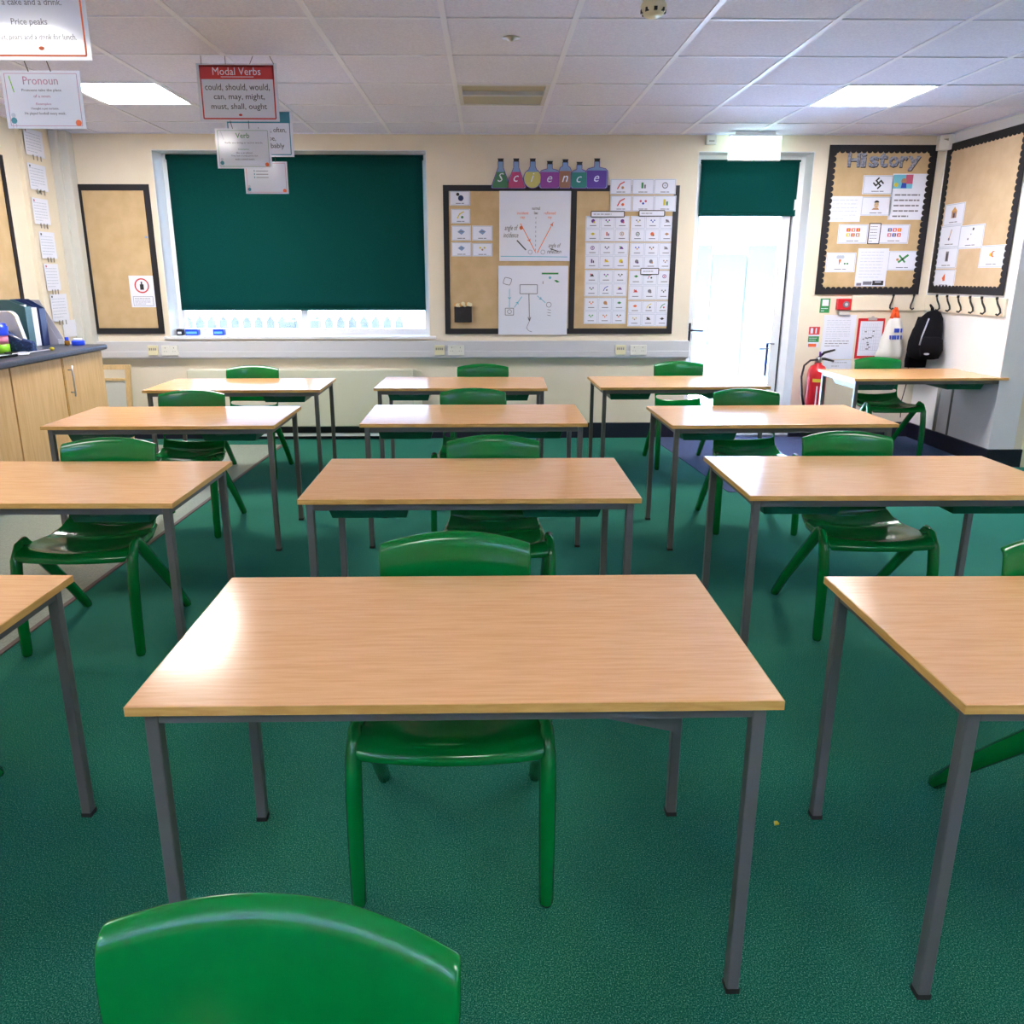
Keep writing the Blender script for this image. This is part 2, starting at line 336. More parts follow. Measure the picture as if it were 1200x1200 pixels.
# ceiling tiles and bars
T = 0.61; gx0 = -0.2-T*6; gy0 = 3.26-T*11
xs = [gx0+T*i for i in range(16)]; ys = [gy0+T*j for j in range(18)]
BACKL = [(-2.64, 5.09), (2.24, 5.09)]; NEARL = [(-2.64, 1.43), (2.24, 1.43), (-0.2, -1.01), (2.24, -1.62), (-2.64, -1.62)]
HOLES = [(-0.2, 5.09)]+BACKL+NEARL
near = lambda a, b: abs(a-b) < 0.05
m = MB()
for x in xs:
    for y in ys:
        if any(near(x, h[0]) and near(y, h[1]) for h in HOLES): continue
        x0, x1, y0, y1 = max(x, XL), min(x+T, XR2), max(y, YN), min(y+T, YB)
        if x1-x0 < 0.01 or y1-y0 < 0.01: continue
        m.box(x0, x1, y0, y1, ZC+0.002, ZC+0.018, 'tile')
struct('ceiling', m)
m = MB(); m.box(XL-0.2, XR2+0.2, YN-0.2, YB+0.28, 2.86, 2.95, 'tile'); struct('ceiling_slab', m)
m = MB()
for x in xs:
    if XL < x < XR2: m.box(x-0.014, x+0.014, YN, YB if x < XR else YS, ZC-0.004, ZC+0.004, 'tbar')
for y in ys:
    if YN < y < YB: m.box(XL, XR if y > YS else XR2, y-0.009, y+0.009, ZC-0.0035, ZC+0.0035, 'tbar')
m.box(XL, XR, YB-0.022, YB, ZC-0.006, ZC+0.004, 'tbar'); m.box(XR-0.022, XR, YS, YB, ZC-0.006, ZC+0.004, 'tbar')
m.box(XL, XL+0.022, YN, YB, ZC-0.006, ZC+0.004, 'tbar')
struct('trim_3', m)
# recessed lit panels
def panel(x, y, key, label):
    t = thing('ceiling_light', label, 'light', (x+T/2, y+T/2, ZC), 'square recessed ceiling lights')
    m = MB(); e = 0.014
    m.box(x+.012, x+T-.012, y+.012, y+.012+e, ZC-.002, ZC+.03, 'white'); m.box(x+.012, x+T-.012, y+T-.012-e, y+T-.012, ZC-.002, ZC+.03, 'white')
    m.box(x+.012, x+.012+e, y+.026, y+T-.026, ZC-.002, ZC+.03, 'white'); m.box(x+T-.012-e, x+T-.012, y+.026, y+T-.026, ZC-.002, ZC+.03, 'white')
    m.build('frame', t)
    m = MB(); m.box(x+.026, x+T-.026, y+.026, y+T-.026, ZC+.004, ZC+.03, key); m.build('diffuser', t)
panel(-2.64, 5.09, 'panel_back', 'lit square ceiling panel towards the green window blind')
panel(2.24, 5.09, 'panel_back', 'lit square ceiling panel towards the History board corner')
for (x, y), nm in zip(NEARL, ['over the nearest row on the cabinet side', 'over the nearest row on the far side from the cabinets', 'behind the camera in the middle', 'behind the camera towards the doorway side', 'behind the camera on the cabinet side']):
    panel(x, y, 'panel_near', 'lit square ceiling panel '+nm)
# unlit two-part fitting
t = thing('ceiling_vent', 'unlit square ceiling fitting with two cream troughs in the middle', 'vent', (-0.2+T/2, 5.09+T/2, ZC))
x, y = -0.2, 5.09; m = MB()
for a, b, cc_, d in ((.012, T-.012, .012, .05), (.012, T-.012, T-.03, T-.012), (.012, .04, .05, T-.03), (T-.04, T-.012, .05, T-.03), (.04, T-.04, .29, .325)):
    m.box(x+a, x+b, y+cc_, y+d, ZC-.003, ZC+.03, 'trunk')
m.build('frame', t)
m = MB(); m.box(x+.04, x+T-.04, y+.05, y+.29, ZC+.022, ZC+.028, 'trough'); m.box(x+.04, x+T-.04, y+.325, y+T-.03, ZC+.004, ZC+.012, 'trough'); m.build('trough', t)
# smoke detector, ceiling nozzle
t = thing('smoke_detector', 'cream round smoke detector hanging from the ceiling tiles', 'smoke detector', (0.70, 3.52, ZC))
m = MB(); m.lathe(.70, 3.52, [(.052, ZC-.001), (.052, ZC-.018), (.048, ZC-.022), (.044, ZC-.035)], 'ivory'); m.build('base', t)
m = MB(); m.lathe(.70, 3.52, [(.044, ZC-.035), (.054, ZC-.055), (.050, ZC-.078), (.036, ZC-.094), (.012, ZC-.098)], 'ivory')
for k in range(8):
    a = k*math.pi/4; m.box(.70+.046*math.cos(a)-.007, .70+.046*math.cos(a)+.007, 3.52+.046*math.sin(a)-.007, 3.52+.046*math.sin(a)+.007, ZC-.084, ZC-.070, 'iblack')
m.build('sensor_head', t)
m = MB(); m.lathe(0.122, 4.17, [(.045, ZC+.001), (.043, ZC-.003), (.02, ZC-.004), (.012, ZC-.012), (.004, ZC-.013)], 'chrome'); tag(m.build('sprinkler_head'), 'small round metal sprinkler disc in a ceiling tile', 'sprinkler')

# window
m = MB(); fy = YB+0.2
for a in ((WX0, WX0+.06, WZ0, WZ1), (WX1-.06, WX1, WZ0, WZ1), (WX0+.06, WX1-.06, WZ0, WZ0+.05), (WX0+.06, WX1-.06, WZ1-.05, WZ1), (-1.70, -1.64, WZ0+.05, WZ1-.05)):
    m.box(a[0], a[1], fy, fy+.06, a[2], a[3], 'white')
struct('window_1', m)
m = MB(); m.box(WX0+.06, WX1-.06, fy+.025, fy+.03, WZ0+.05, WZ1-.05, 'glass'); struct('window_1_glass', m)
m = MB(); m.box(WX0-.05, WX1+.05, YB-.035, YB, WZ0-.022, WZ0, 'white'); m.box(WX0, WX1, YB, YB+.2, WZ0-.022, WZ0, 'white'); struct('window_1_sill', m)
m = MB(); m.box(WX0, WX0+.006, YB-.001, fy, WZ0, WZ1, 'white'); m.box(WX1-.006, WX1, YB-.001, fy, WZ0, WZ1, 'white'); m.box(WX0+.006, WX1-.006, YB-.001, fy, WZ1-.006, WZ1, 'white'); struct('window_1_reveal', m)
def blind(x0, x1, ztop, zbot, Y, label):
    t = thing('roller_blind', label, 'blind', ((x0+x1)/2, Y, ztop))
    m = MB(); m.tube([(x0, Y+.02, ztop-.02), (x1, Y+.02, ztop-.02)], .022, 'fabric_blind', 16); m.build('roller', t)
    m = MB(); nx, nz = 24, 14; vs = []; fs = []
    for j in range(nz+1):
        for i in range(nx+1):
            u = i/nx; v = j/nz
            vs.append((x0+.01+(x1-x0-.02)*u, Y-.002+.004*math.sin(u*5+v*4)*v, ztop-.02-(ztop-.02-zbot)*v))
    for j in range(nz):
        for i in range(nx): a = j*(nx+1)+i; fs.append((a, a+1, a+nx+2, a+nx+1))
    m.add(vs, fs, 'fabric_blind', True); m.build('fabric', t, solid=.0015)
    m = MB(); m.box(x0+.01, x1-.01, Y-.007, Y+.007, zbot-.004, zbot+.016, 'fabric_blind'); m.build('bottom_bar', t, bevel=.003)
    for a in (x0-.012, x1): m = MB(); m.box(a, a+.012, Y-.012, Y+.05, ztop-.055, ztop+.012, 'white'); m.build('bracket', t)
    return t
blind(-2.775, -0.553, 2.462, 1.152, 6.95, 'dark green roller blind pulled down over the wide window')
blind(1.855, 2.735, 2.44, 1.965, 6.95, 'short dark green roller blind pulled partly down over the glazed door')

# glazed door
m = MB()
m.box(DX0, DX0+.045, YB+.17, YB+.25, 0, DZ1, 'white'); m.box(DX1-.07, DX1, YB+.17, YB+.25, 0, DZ1, 'white'); m.box(DX0+.045, DX1-.07, YB+.17, YB+.25, DZ1-.06, DZ1, 'white')
m.box(DX0, DX1, YB, YB+.25, 0.0, 0.02, 'chrome'); struct('door_1', m)
m = MB(); m.box(DX1-.006, DX1, YB-.001, YB+.17, 0.02, DZ1, 'white'); m.box(DX0, DX0+.006, YB-.001, YB+.17, 0.02, DZ1, 'white'); m.box(DX0+.006, DX1-.006, YB-.001, YB+.17, DZ1-.006, DZ1, 'white'); struct('door_1_reveal', m)
ly = YB+.19
leaf = bpy.data.objects.new('door_1_leaf', None); COL.objects.link(leaf); leaf.location = (DX0+.05, ly, 0.02); leaf['kind'] = 'structure'
m = MB(); lx0, lx1 = DX0+.047, DX1-.085
for a in ((lx0, lx0+.05, .03, 2.40), (lx1-.075, lx1, .03, 2.40), (lx0+.05, lx1-.075, .03, .16), (lx0+.05, lx1-.075, 2.32, 2.40)):
    m.box(a[0], a[1], ly, ly+.05, a[2], a[3], 'white')
m.build('leaf_frame', leaf, bevel=.004)
m = MB(); m.box(lx0+.05, lx1-.075, ly+.02, ly+.026, .16, 2.32, 'glass'); m.build('leaf_glass', leaf)
m = MB(); m.box(lx1+.001, lx1+.011, ly+.004, ly+.05, .03, 2.40, 'black'); m.build('hinge_gap_shade', leaf)  # black strip drawn for the shaded gap beside the leaf
m = MB(); p = onY(808, 398, ly-.02)
m.box(lx0+.004, lx0+.028, ly-.012, ly, .86, 1.03, 'navy'); m.tube([(lx0+.016, ly-.012, .965), (lx0+.016, ly-.05, .965), (lx0+.13, ly-.052, .962)], .008, 'navy'); m.build('door_handle', leaf)
m = MB(); hx = lx1-.10; m.box(hx-.012, hx+.012, ly+.008, ly+.02, .545, .85, 'navyp'); m.tube([(hx, ly+.01, .80), (hx, ly-.03, .80), (hx-.085, ly-.032, .795)], .008, 'igrey'); m.tube([(hx, ly+.01, .845), (hx, ly-.02, .845), (hx+.05, ly-.022, .84)], .007, 'igrey'); m.build('door_handle', leaf)

# outside
m = MB(); m.box(-14, 14, YB+.28, 22, -0.25, -0.1, 'grout'); m.box(-14, 14, -18, YN-.2, -0.25, -0.1, 'grout'); struct('ground_outside', m)
m = MB(); m.box(-14, 14, -12.4, -12, -.1, 6, 'entry'); struct('low_sky_blocker', m)  # unseen block added to cut level daylight at the rear windows
m = MB()
f9 = frY(9.5)
x = -4.2
while x < -1.1:
    m.prism(f9, [(x, -.1), (x+.10, -.1), (x+.10, .90), (x+.05, .97), (x, .90)], 0, .02, 'fence'); x += .145
m.box(-4.2, -1.1, 9.52, 9.55, .25, .33, 'fence'); m.box(-4.2, -1.1, 9.52, 9.55, .70, .78, 'fence')
tag(m.build('picket_fence'), 'overexposed picket fence outside below the window blind', 'fence')
for k, (pxa, pya, pxb, pyb, lab) in enumerate(((331, 377, 344, 394, 'lavender-grey bin outside the window, the narrower of two'), (357, 376, 373, 394, 'lavender-grey bin outside the window, the wider of two'))):
    a = onY(pxa, pya, 8.6); b = onY(pxb, pyb, 8.6); m = MB()
    x0, x1, zt = a.x, b.x, a.z; cxm = (x0+x1)/2; hw = (x1-x0)/2
    m.add([(cxm+sx*hw*s, 8.7+sy*hw*s, z) for z, s in ((-.1, .8), (zt-.04, 1)) for sx, sy in ((-1, -1), (1, -1), (1, 1), (-1, 1))], [(3, 2, 1, 0), (4, 5, 6, 7), (0, 1, 5, 4), (1, 2, 6, 5), (2, 3, 7, 6), (3, 0, 4, 7)], 'fence')
    m.box(cxm-hw*1.08, cxm+hw*1.08, 8.7-hw*1.08, 8.7+hw*1.08, zt-.04, zt, 'fence')
    tag(m.build('outdoor_bin'), lab, 'bin')
m = MB()
for k in range(8): m.box(1.2+k*.5, 1.68+k*.5, 11.0, 11.06, -.1, 1.75+.12*(k % 2), 'fence2')
tag(m.build('fence'), 'overexposed panel fence outside beyond the glazed door', 'fence')

# dado trunking with sockets
m = MB(); tx0, tx1 = XL+.16, 1.80; m.box(tx0, tx1, YB-.055, YB-.003, .735, .888, 'trunk'); m.box(tx0, tx1, YB-.062, YB-.055, .745, .80, 'trunk')
tr = tag(m.build('dado_trunking', bevel=.006), 'long pale grey cable trunking running along the wall below the boards', 'trunking')
m = MB()
for x in (-.68,): m.box(x, x+.004, YB-.0555, YB-.0545, .735, .888, 'sgrey')
socks = [(-2.962, 'the pair nearest the cabinets'), (-.432, 'the pair between window and science board'), (1.181, 'the pair nearest the glazed door')]
f = frY(YB-.062)
for x, nm in socks:
    t = thing('data_outlet', 'small cream data outlet on the trunking, '+nm, 'outlet', (x, YB-.062, .81), 'data outlets on the trunking')
    m = MB(); m.fbox(f, x-.045, .768, x+.045, .854, 0, .012, 'ivory'); m.build('faceplate', t, bevel=.002)
    m = MB()
    for dx in (-.026, -.009, .009, .026): m.fbox(f, x+dx-.006, .812, x+dx+.006, .832, .012, .014, 'sgrey')
    m.build('port', t)
    x += .148 if x < 0 else .16
    t = thing('double_socket', 'white double mains socket on the trunking, '+nm, 'socket', (x, YB-.062, .81), 'double sockets on the trunking')
    m = MB(); m.fbox(f, x-.073, .766, x+.073, .854, 0, .011, 'swhite'); m.build('faceplate', t, bevel=.002)
    m = MB()
    for s_ in (-.038, .038):
        m.fbox(f, x+s_-.003, .828, x+s_+.003, .838, .011, .0125, 'sgrey'); m.fbox(f, x+s_-.012, .80, x+s_-.006, .806, .011, .0125, 'sgrey'); m.fbox(f, x+s_+.006, .80, x+s_+.012, .806, .011, .0125, 'sgrey')
        m.fbox(f, x+s_*.35-.006, .834, x+s_*.35+.006, .848, .011, .015, 'swhite')
    m.build('socket_face', t)

# radiator
t = thing('radiator', 'long cream low radiator cover under the window', 'radiator', (-1.66, 6.70, 0.12))
m = MB(); m.box(-2.67, -.66, 6.66, YB-.02, .13, .645, 'rad'); m.build('body', t, bevel=.01)
m = MB(); m.add([(-.66, 6.66, .13), (-.66, 6.76, .13), (-.66, 6.76, .645), (-.66, 6.66, .645), (-.60, 6.74, .16), (-.60, 6.76, .16), (-.60, 6.76, .615), (-.60, 6.74, .615)], [(0, 3, 7, 4), (3, 2, 6, 7), (4, 7, 6, 5), (0, 4, 5, 1)], 'rad'); m.build('end_cap', t)
m = MB(); m.box(-2.6, -.7, 6.664, 6.67, .14, .155, 'igrey'); m.build('grille', t)
m = MB(); m.box(-2.4, -.62, 6.70, 6.73, .035, .06, 'white'); m.tube([(-.63, 6.715, .05), (-.63, 6.715, .14)], .011, 'white'); m.build('pipe', t)

# ------------------------------------------------------------------ chairs
def make_chair():
    root = thing('school_chair', '', 'chair')
    us = [-1, -.965, -.75, -.5, -.25, 0, .25, .5, .75, .965, 1]
    def grid(prof, fn, hole=None):
        vs = []; fs = []
        for j, pr in enumerate(prof):
            for u in us: vs.append(fn(pr, u))
        n = len(us)
        for j in range(len(prof)-1):
            for i in range(n-1):
                if hole and hole(j, i): continue
                a = j*n+i; fs.append((a, a+1, a+n+1, a+n))
        return vs, fs
    # y, z, half width, dish, edge lift
    seat = [(-.010, .388, .200, .000), (-.018, .402, .213, .0), (-.008, .418, .214, .0), (.02, .425, .214, .006), (.08, .421, .215, .016), (.16, .411, .211, .022),
            (.24, .404, .203, .022), (.30, .406, .198, .028), (.338, .418, .192, .030), (.360, .440, .187, .026)]
    def fs_(p, u):
        y, z, hw, d = p
        return (u*hw, y+(.022 if y < .03 else 0)*u*u-(.0 if y < .3 else .02*u*u), z-d*(1-u*u)*.8+.7*d*u*u)
    m = MB(); v, f_ = grid(seat, fs_); m.add(v, f_, 'green', True); m.build('seat', root, solid=.012, subsurf=2)
    back = [(.360, .440, .187), (.372, .468, .184), (.378, .498, .183), (.380, .520, .184), (.383, .548, .187), (.385, .59, .192), (.386, .65, .197), (.389, .71, .200), (.393, .738, .200), (.397, .751, .1995), (.405, .759, .199), (.417, .763, .1985)]
    def fb_(p, u):
        y, z, hw = p; k = max(0, min(1, (z-.44)/.12)); top = max(0, min(1, (z-.60)/.165))
        zz = z+(.023*(1-u*u))*top
        if abs(z-.498) < .001: zz -= .022*(1-u*u)-.004
        if abs(z-.520) < .001: zz -= .006*(1-u*u)-.004
        return (u*hw, y+(.038*k)*(1-u*u)*1.0-.02*u*u*(1-k)-.012*k, zz-(.026*.9*(1-u*u)-.4*.026*u*u)*(1 if z < .441 else 0))
    m = MB(); v, f_ = grid(back, fb_, lambda j, i: j == 2 and 1 <= i <= 8); m.add(v, f_, 'green', True); m.build('backrest', root, solid=.012, subsurf=2)
    for s in (-1, 1):
        m = MB(); m.tube([(s*.2225, 0, 0), (s*.2225, .001, .012), (s*.2225, .004, .15), (s*.2225, .012, .30), (s*.2225, .028, .39), (s*.2215, .056, .438), (s*.219, .088, .455)],
                         [(.014, .015), (.018, .021), (.019, .023), (.020, .025), (.019, .026), (.016, .022), (.010, .012)], 'green', 14, flat=(1, 0, 0)); m.build('leg', root)
        m = MB(); m.tube([(s*.2245, .470, 0), (s*.2245, .462, .012), (s*.224, .36, .14), (s*.222, .235, .28), (s*.2205, .135, .390), (s*.2195, .085, .448), (s*.2195, .058, .446)],
                         [(.015, .015), (.0185, .021), (.0195, .022), (.020, .025), (.020, .026), (.018, .020), (.012, .012)], 'green', 14, flat=(1, 0, 0)); m.build('leg', root)
    for s in (-1, 1): m = MB(); m.tube([(s*.212, .03, .400), (s*.207, .12, .412), (s*.200, .24, .412), (s*.186, .33, .43)], [.016, .014, .013, .009], 'green', 8); m.build('seat_rim', root)
    return root
chair0 = make_chair(); nchair = [0]
def place_chair(x, y, rz, label):
    o = chair0 if nchair[0] == 0 else copy_tree(chair0); nchair[0] += 1
    o.location = (x, y, 0); o.rotation_euler = (0, 0, rz); o['label'] = label; o['group'] = 'green plastic school chairs'; o['category'] = 'chair'
    return o
chairs = [
 (-.0885, 1.47, .0, 'green plastic chair tucked behind the middle table of the front row'),
 (1.535, 1.42, .0, 'green plastic chair behind the front-row table cut off by the frame on the door side'),
 (-1.70, 1.50, .0, 'green plastic chair mostly out of frame behind the front-row table nearest the cabinets'),
 (.021, 2.73, .0, 'green plastic chair behind the middle table of the second row'),
 (-1.597, 2.70, .0, 'green plastic chair with its seat showing under the second-row table nearest the cabinets'),
 (1.572, 2.79, .0, 'green plastic chair with its seat showing under the second-row table on the door side'),
 (-.093, 4.12, .0, 'green plastic chair behind the middle table of the third row'),
 (-1.77, 4.07, .0, 'green plastic chair behind the third-row table nearest the cabinets'),
 (1.54, 4.08, -.05, 'green plastic chair behind the third-row table on the door side'),
 (-.04, 5.42, .0, 'green plastic chair behind the middle table of the back row'),
 (-1.79, 5.33, .0, 'green plastic chair behind the back-row table in front of the radiator'),
 (1.523, 5.58, .0, 'green plastic chair behind the back-row table in front of the glazed door'),
 (3.285, 5.875, .03, 'green plastic chair behind the corner table below the History board'),
 (-.274, .254, -.118, 'large green chair back cut off at the bottom, nearest the camera'),
]
for a in chairs: place_chair(*a)

# ------------------------------------------------------------------ tables
def make_table(trays=True, root=None):
    W2, D2, H = .6, .3, .70
    root = thing('classroom_table', '', 'table')
    m = MB(); m.box(-W2+.002, W2-.002, -D2+.002, D2-.002, H-.018, H, 'oak'); m.build('tabletop', root, bevel=.0015)
    m = MB()
    for a in ((-W2, W2, -D2, -D2+.002), (-W2, W2, D2-.002, D2), (-W2, -W2+.002, -D2+.002, D2-.002), (W2-.002, W2, -D2+.002, D2-.002)):
        m.box(a[0], a[1], a[2], a[3], H-.019, H-.001, 'edge')
    m.build('edge_band', root)
    i = .022; t = .026; zt = H-.019; x0, x1, y0, y1 = -W2+i, W2-i, -D2+i, D2-i
    m = MB()
    m.box(x0+t, x1-t, y0+.001, y0+t-.001, zt-.03, zt, 'metal'); m.box(x0+t, x1-t, y1-t+.001, y1-.001, zt-.03, zt, 'metal')
    m.box(x0+.001, x0+t-.001, y0+t, y1-t, zt-.03, zt, 'metal'); m.box(x1-t+.001, x1-.001, y0+t, y1-t, zt-.03, zt, 'metal')
    m.build('frame', root, bevel=.002)
    for sx in (-1, 1):
        for sy in (-1, 1):
            cx_, cy_ = sx*(W2-i-t/2), sy*(D2-i-t/2)
            m = MB(); m.box(cx_-t/2, cx_+t/2, cy_-t/2, cy_+t/2, .008, zt, 'metal'); l = m.build('leg', root, bevel=.003)
            m = MB(); m.box(cx_-t/2-.001, cx_+t/2+.001, cy_-t/2-.001, cy_+t/2+.001, 0, .012, 'rubber'); m.build('rubber_foot', l)
    if trays:
        for cx_ in (-.37, .33):
            m = MB(); zt2 = zt-.012
            tp = [(cx_-.155, -.215, zt2), (cx_+.155, -.215, zt2), (cx_+.155, .215, zt2), (cx_-.155, .215, zt2)]
            bt = [(cx_-.135, -.195, zt2-.072), (cx_+.135, -.195, zt2-.072), (cx_+.135, .195, zt2-.072), (cx_-.135, .195, zt2-.072)]
            ti = [(p[0]+(.006 if p[0] < cx_ else -.006), p[1]+(.006 if p[1] < 0 else -.006), p[2]) for p in tp]
            bi = [(p[0]+(.006 if p[0] < cx_ else -.006), p[1]+(.006 if p[1] < 0 else -.006), p[2]+.004) for p in bt]
            m.add(tp+bt+ti+bi, [(4, 7, 6, 5)]+[(k, 4+k, 4+(k+1) % 4, (k+1) % 4) for k in range(4)]+[(k, (k+1) % 4, 8+(k+1) % 4, 8+k) for k in range(4)]+[(8+k, 8+(k+1) % 4, 12+(k+1) % 4, 12+k) for k in range(4)]+[(12, 13, 14, 15)], 'tray')
            for s in (-1, 1): m.box(cx_+s*.165-.012, cx_+s*.165+.012, -.22, .22, zt2-.006, zt2, 'tray')
            tr_ = m.build('tray', root, bevel=.002)
            for s in (-1, 1):
                m = MB(); m.tube([(cx_-.07, s*.21, zt2-.015), (cx_-.05, s*.232, zt2-.03), (cx_+.05, s*.232, zt2-.03), (cx_+.07, s*.21, zt2-.015)], .008, 'tray', 8); m.build('tray_handle', tr_)
            for s in (-1, 1): m = MB(); m.box(cx_+s*.17-.014, cx_+s*.17+.014, -D2+.05, D2-.05, zt-.010, zt-.001, 'black'); m.build('tray_runner', root)
    return root
tplain = make_table(False); ttray = make_table(True); used = [False, False]
def place_table(x, y, rz, label, trays=True):
    k = 1 if trays else 0; src = (tplain, ttray)[k]
    o = src if not used[k] else copy_tree(src); used[k] = True
    o.location = (x, y, 0); o.rotation_euler = (0, 0, rz); o['label'] = label; o['group'] = 'oak-topped classroom tables'; o['category'] = 'table'
tables = [
 (-.06, 1.509, .004, 'whole oak-topped grey-legged table in the middle of the front row, without trays', False),
 (1.465, 1.488, -.008, 'oak-topped table of the front row cut off by the frame on the door side', True),
 (-1.686, 1.541, -.02, 'oak-topped table of the front row cut off by the frame on the cabinet side', True),
 (-.064, 2.798, .0, 'oak-topped table in the middle of the second row', True),
 (-1.677, 2.766, -.01, 'oak-topped table of the second row nearest the cabinets', True),
 (1.526, 2.818, -.006, 'oak-topped table of the second row on the door side', True),
 (-.076, 4.164, .002, 'oak-topped table in the middle of the third row', True),
 (-1.712, 4.123, .008, 'oak-topped table of the third row nearest the cabinets', True),
 (1.549, 4.115, .02, 'oak-topped table of the third row on the door side', True),
 (-1.749, 5.378, .014, 'oak-topped table of the back row in front of the radiator', True),
 (-.185, 5.438, -.018, 'oak-topped table in the middle of the back row', True),
 (1.374, 5.478, .026, 'oak-topped table of the back row in front of the glazed door', True),
 (3.352, 5.907, .03, 'oak-topped table in the corner below the coat hooks', True),
]
for a in tables: place_table(*a)
m = MB(); m.prism(frY(1.30), [(.19, .619), (.366, .579), (.374, .61), (.374, .6795), (.19, .6795)], 0, .002, 'metal')
tag(m.build('card_sheet'), 'grey card sheet poking out below the front-row middle tabletop', 'card')
m = MB(); p = onZ(910, 966, 0); m.prism(frZ(0), [(p.x-.008, p.y-.006), (p.x+.006, p.y-.002), (p.x+.004, p.y+.008), (p.x-.005, p.y+.007)], .001, .005, 'yellow')
tag(m.build('paper_scrap'), 'tiny yellow scrap lying on the green carpet', 'scrap')

# ------------------------------------------------------------------ cabinets with worktop
CXF, CYE, WT = -3.0, 5.90, .935
m = MB(); m.box(XL, CXF+.03, 3.2, CYE+.04, WT-.04, WT, 'worktop'); tag(m.build('worktop', bevel=.012, seg=3), 'dark blue-grey worktop over the light oak cabinets', 'worktop')
def cabinet(y0, y1, doors, label):
    t = thing('base_cabinet', label, 'cabinet', ((XL+CXF)/2, (y0+y1)/2, 0), 'light oak base cabinets')
    m = MB(); m.box(XL+.005, CXF-.02, y0+.001, y1-.001, .10, WT-.041, 'cab'); m.box(XL+.03, CXF-.06, y0+.001, y1-.001, .004, .10, 'navy'); m.build('body', t)
    for (a, b, hs) in doors:
        m = MB(); m.box(CXF-.018, CXF, a+.003, b-.003, .11, WT-.046, 'cab'); d = m.build('door', t, bevel=.0015)
        if not hs: continue
        m = MB(); hy = a+.05 if hs < 0 else b-.05
        m.tube([(CXF, hy, .64), (CXF+.03, hy, .64)], .005, 'chrome', 8); m.tube([(CXF, hy, .80), (CXF+.03, hy, .80)], .005, 'chrome', 8); m.tube([(CXF+.03, hy, .61), (CXF+.03, hy, .83)], .006, 'chrome', 8)
        m.build('handle', d)
cabinet(5.34, 5.90, [(5.345, 5.895, -1)], 'light oak end cabinet with one long bar handle at the end of the worktop')
cabinet(4.15, 5.33, [(4.745, 5.325, 0), (4.155, 4.735, 0)], 'light oak double cabinet running to the frame edge')
cabinet(3.2, 4.14, [(3.205, 3.665, 0), (3.675, 4.135, 0)], 'light oak double cabinet nearest the camera, out of frame')
m = MB(); m.box(CXF-.003, CXF+.0005, 5.331, 5.340, .11, WT-.046, 'edge')
tag(m.build('filler_strip'), 'narrow darker strip between two light oak cabinets', 'strip')

# things on the worktop
def magfile(y, x0, x1, h, key, label, cut=.45, paper='paper', thick=.075):
    t = thing('magazine_file', label, 'file', ((x0+x1)/2, y, WT), 'magazine files on the worktop')
    fr = frY(y); z0 = WT+.001
    prof = [(x0, z0), (x1, z0), (x1, z0+h*cut), (x1-(x1-x0)*.55, z0+h), (x0, z0+h)]
    m = MB(); m.prism(fr, prof, 0, .003, key); m.prism(fr, prof, -thick, -thick+.003, key); m.fbox(fr, x0, z0, x0+.003, z0+h, -thick+.003, 0, key); m.fbox(fr, x1-.003, z0, x1, z0+h*cut, -thick+.003, 0, key)
    m.fbox(fr, x0, z0, x1, z0+.003, -thick+.003, 0, key); m.build('shell', t)
    m = MB(); m.fbox(fr, x0+.008, z0+.004, x1-.02, z0+h*.9 if cut > .8 else z0+h*cut*.98, -thick*.7, -thick*.35, paper); m.fbox(fr, x0+.008, z0+.004, x0+(x1-x0)*.42, z0+h*.96, -thick*.3, -thick*.15, paper); m.build('papers', t)
magfile(5.885, -3.575, -3.315, .335, "greyp", "grey magazine file with sloping side, farthest along the worktop", .12)
magfile(5.79, -3.575, -3.37, .345, "navyp", "navy magazine file standing behind the white folder", .80, "paper")

# a tub, tape and small things on the worktop
def lather(name, label, cat, x, y, segs, z0=WT+.001):
    t = thing(name, label, cat, (x, y, z0)); return t
magfile(5.70, -3.575, -3.38, .30, 'paper', 'white card magazine file standing between the navy and teal files', .95)
magfile(5.60, -3.575, -3.36, .345, 'tealp', 'tall teal magazine file standing behind the rounded white tray', .86)
t = thing('storage_tray', 'translucent white rounded tray standing on its side before the teal file', 'tray', (-3.47, 5.46, WT))
fr = frY(5.47); z0 = WT+.001; x0, x1, h = -3.60, -3.30, .275; R_ = .06
pts = [(x0, z0), (x1+.02, z0), (x1-.03, z0+h-R_)]+[(x1-.03-R_+R_*math.cos(a), z0+h-R_+R_*math.sin(a)) for a in (.3, .6, .9, 1.2, 1.5)]+[(x0, z0+h)]
M['trayw'] = mat('milky_plastic', c(214, 220, 236), 0.3)
m = MB(); m.prism(fr, pts, 0, .05, 'trayw'); m.build('body', t, bevel=.006)
m = MB(); m.line(fr, [(p[0], p[1]-.004) for p in pts[1:8]], .008, .05, 'ivory'); m.build('rim', t)
t = thing('fabric_pouch', 'dark blue speckled pouch lying against the white tray', 'pouch', (-3.40, 5.34, WT))
M['pouch'] = noisy('navy_speckled_fabric', c(22, 44, 92), c(60, 100, 160), 60, .7, lo=.5, hi=.75)
m = MB(); fr = frY(5.36); m.prism(fr, [(-3.43, z0), (-3.17, z0), (-3.18, z0+.07), (-3.29, z0+.10), (-3.37, z0+.16), (-3.43, z0+.19)], 0, .05, 'pouch'); m.build('body', t, bevel=.01)
m = MB(); m.tube([(-3.38, 5.305, z0+.165), (-3.31, 5.302, z0+.115), (-3.24, 5.302, z0+.085)], .006, 'chrome', 8); m.build('zip', t)
t = thing('tub', 'stacked round tub with blue lid, pink middle and lime base', 'tub', (-3.345, 5.24, WT))
m = MB(); m.lathe(-3.345, 5.24, [(.046, z0), (.050, z0+.005), (.050, z0+.06)], 'lime'); m.build('base', t)
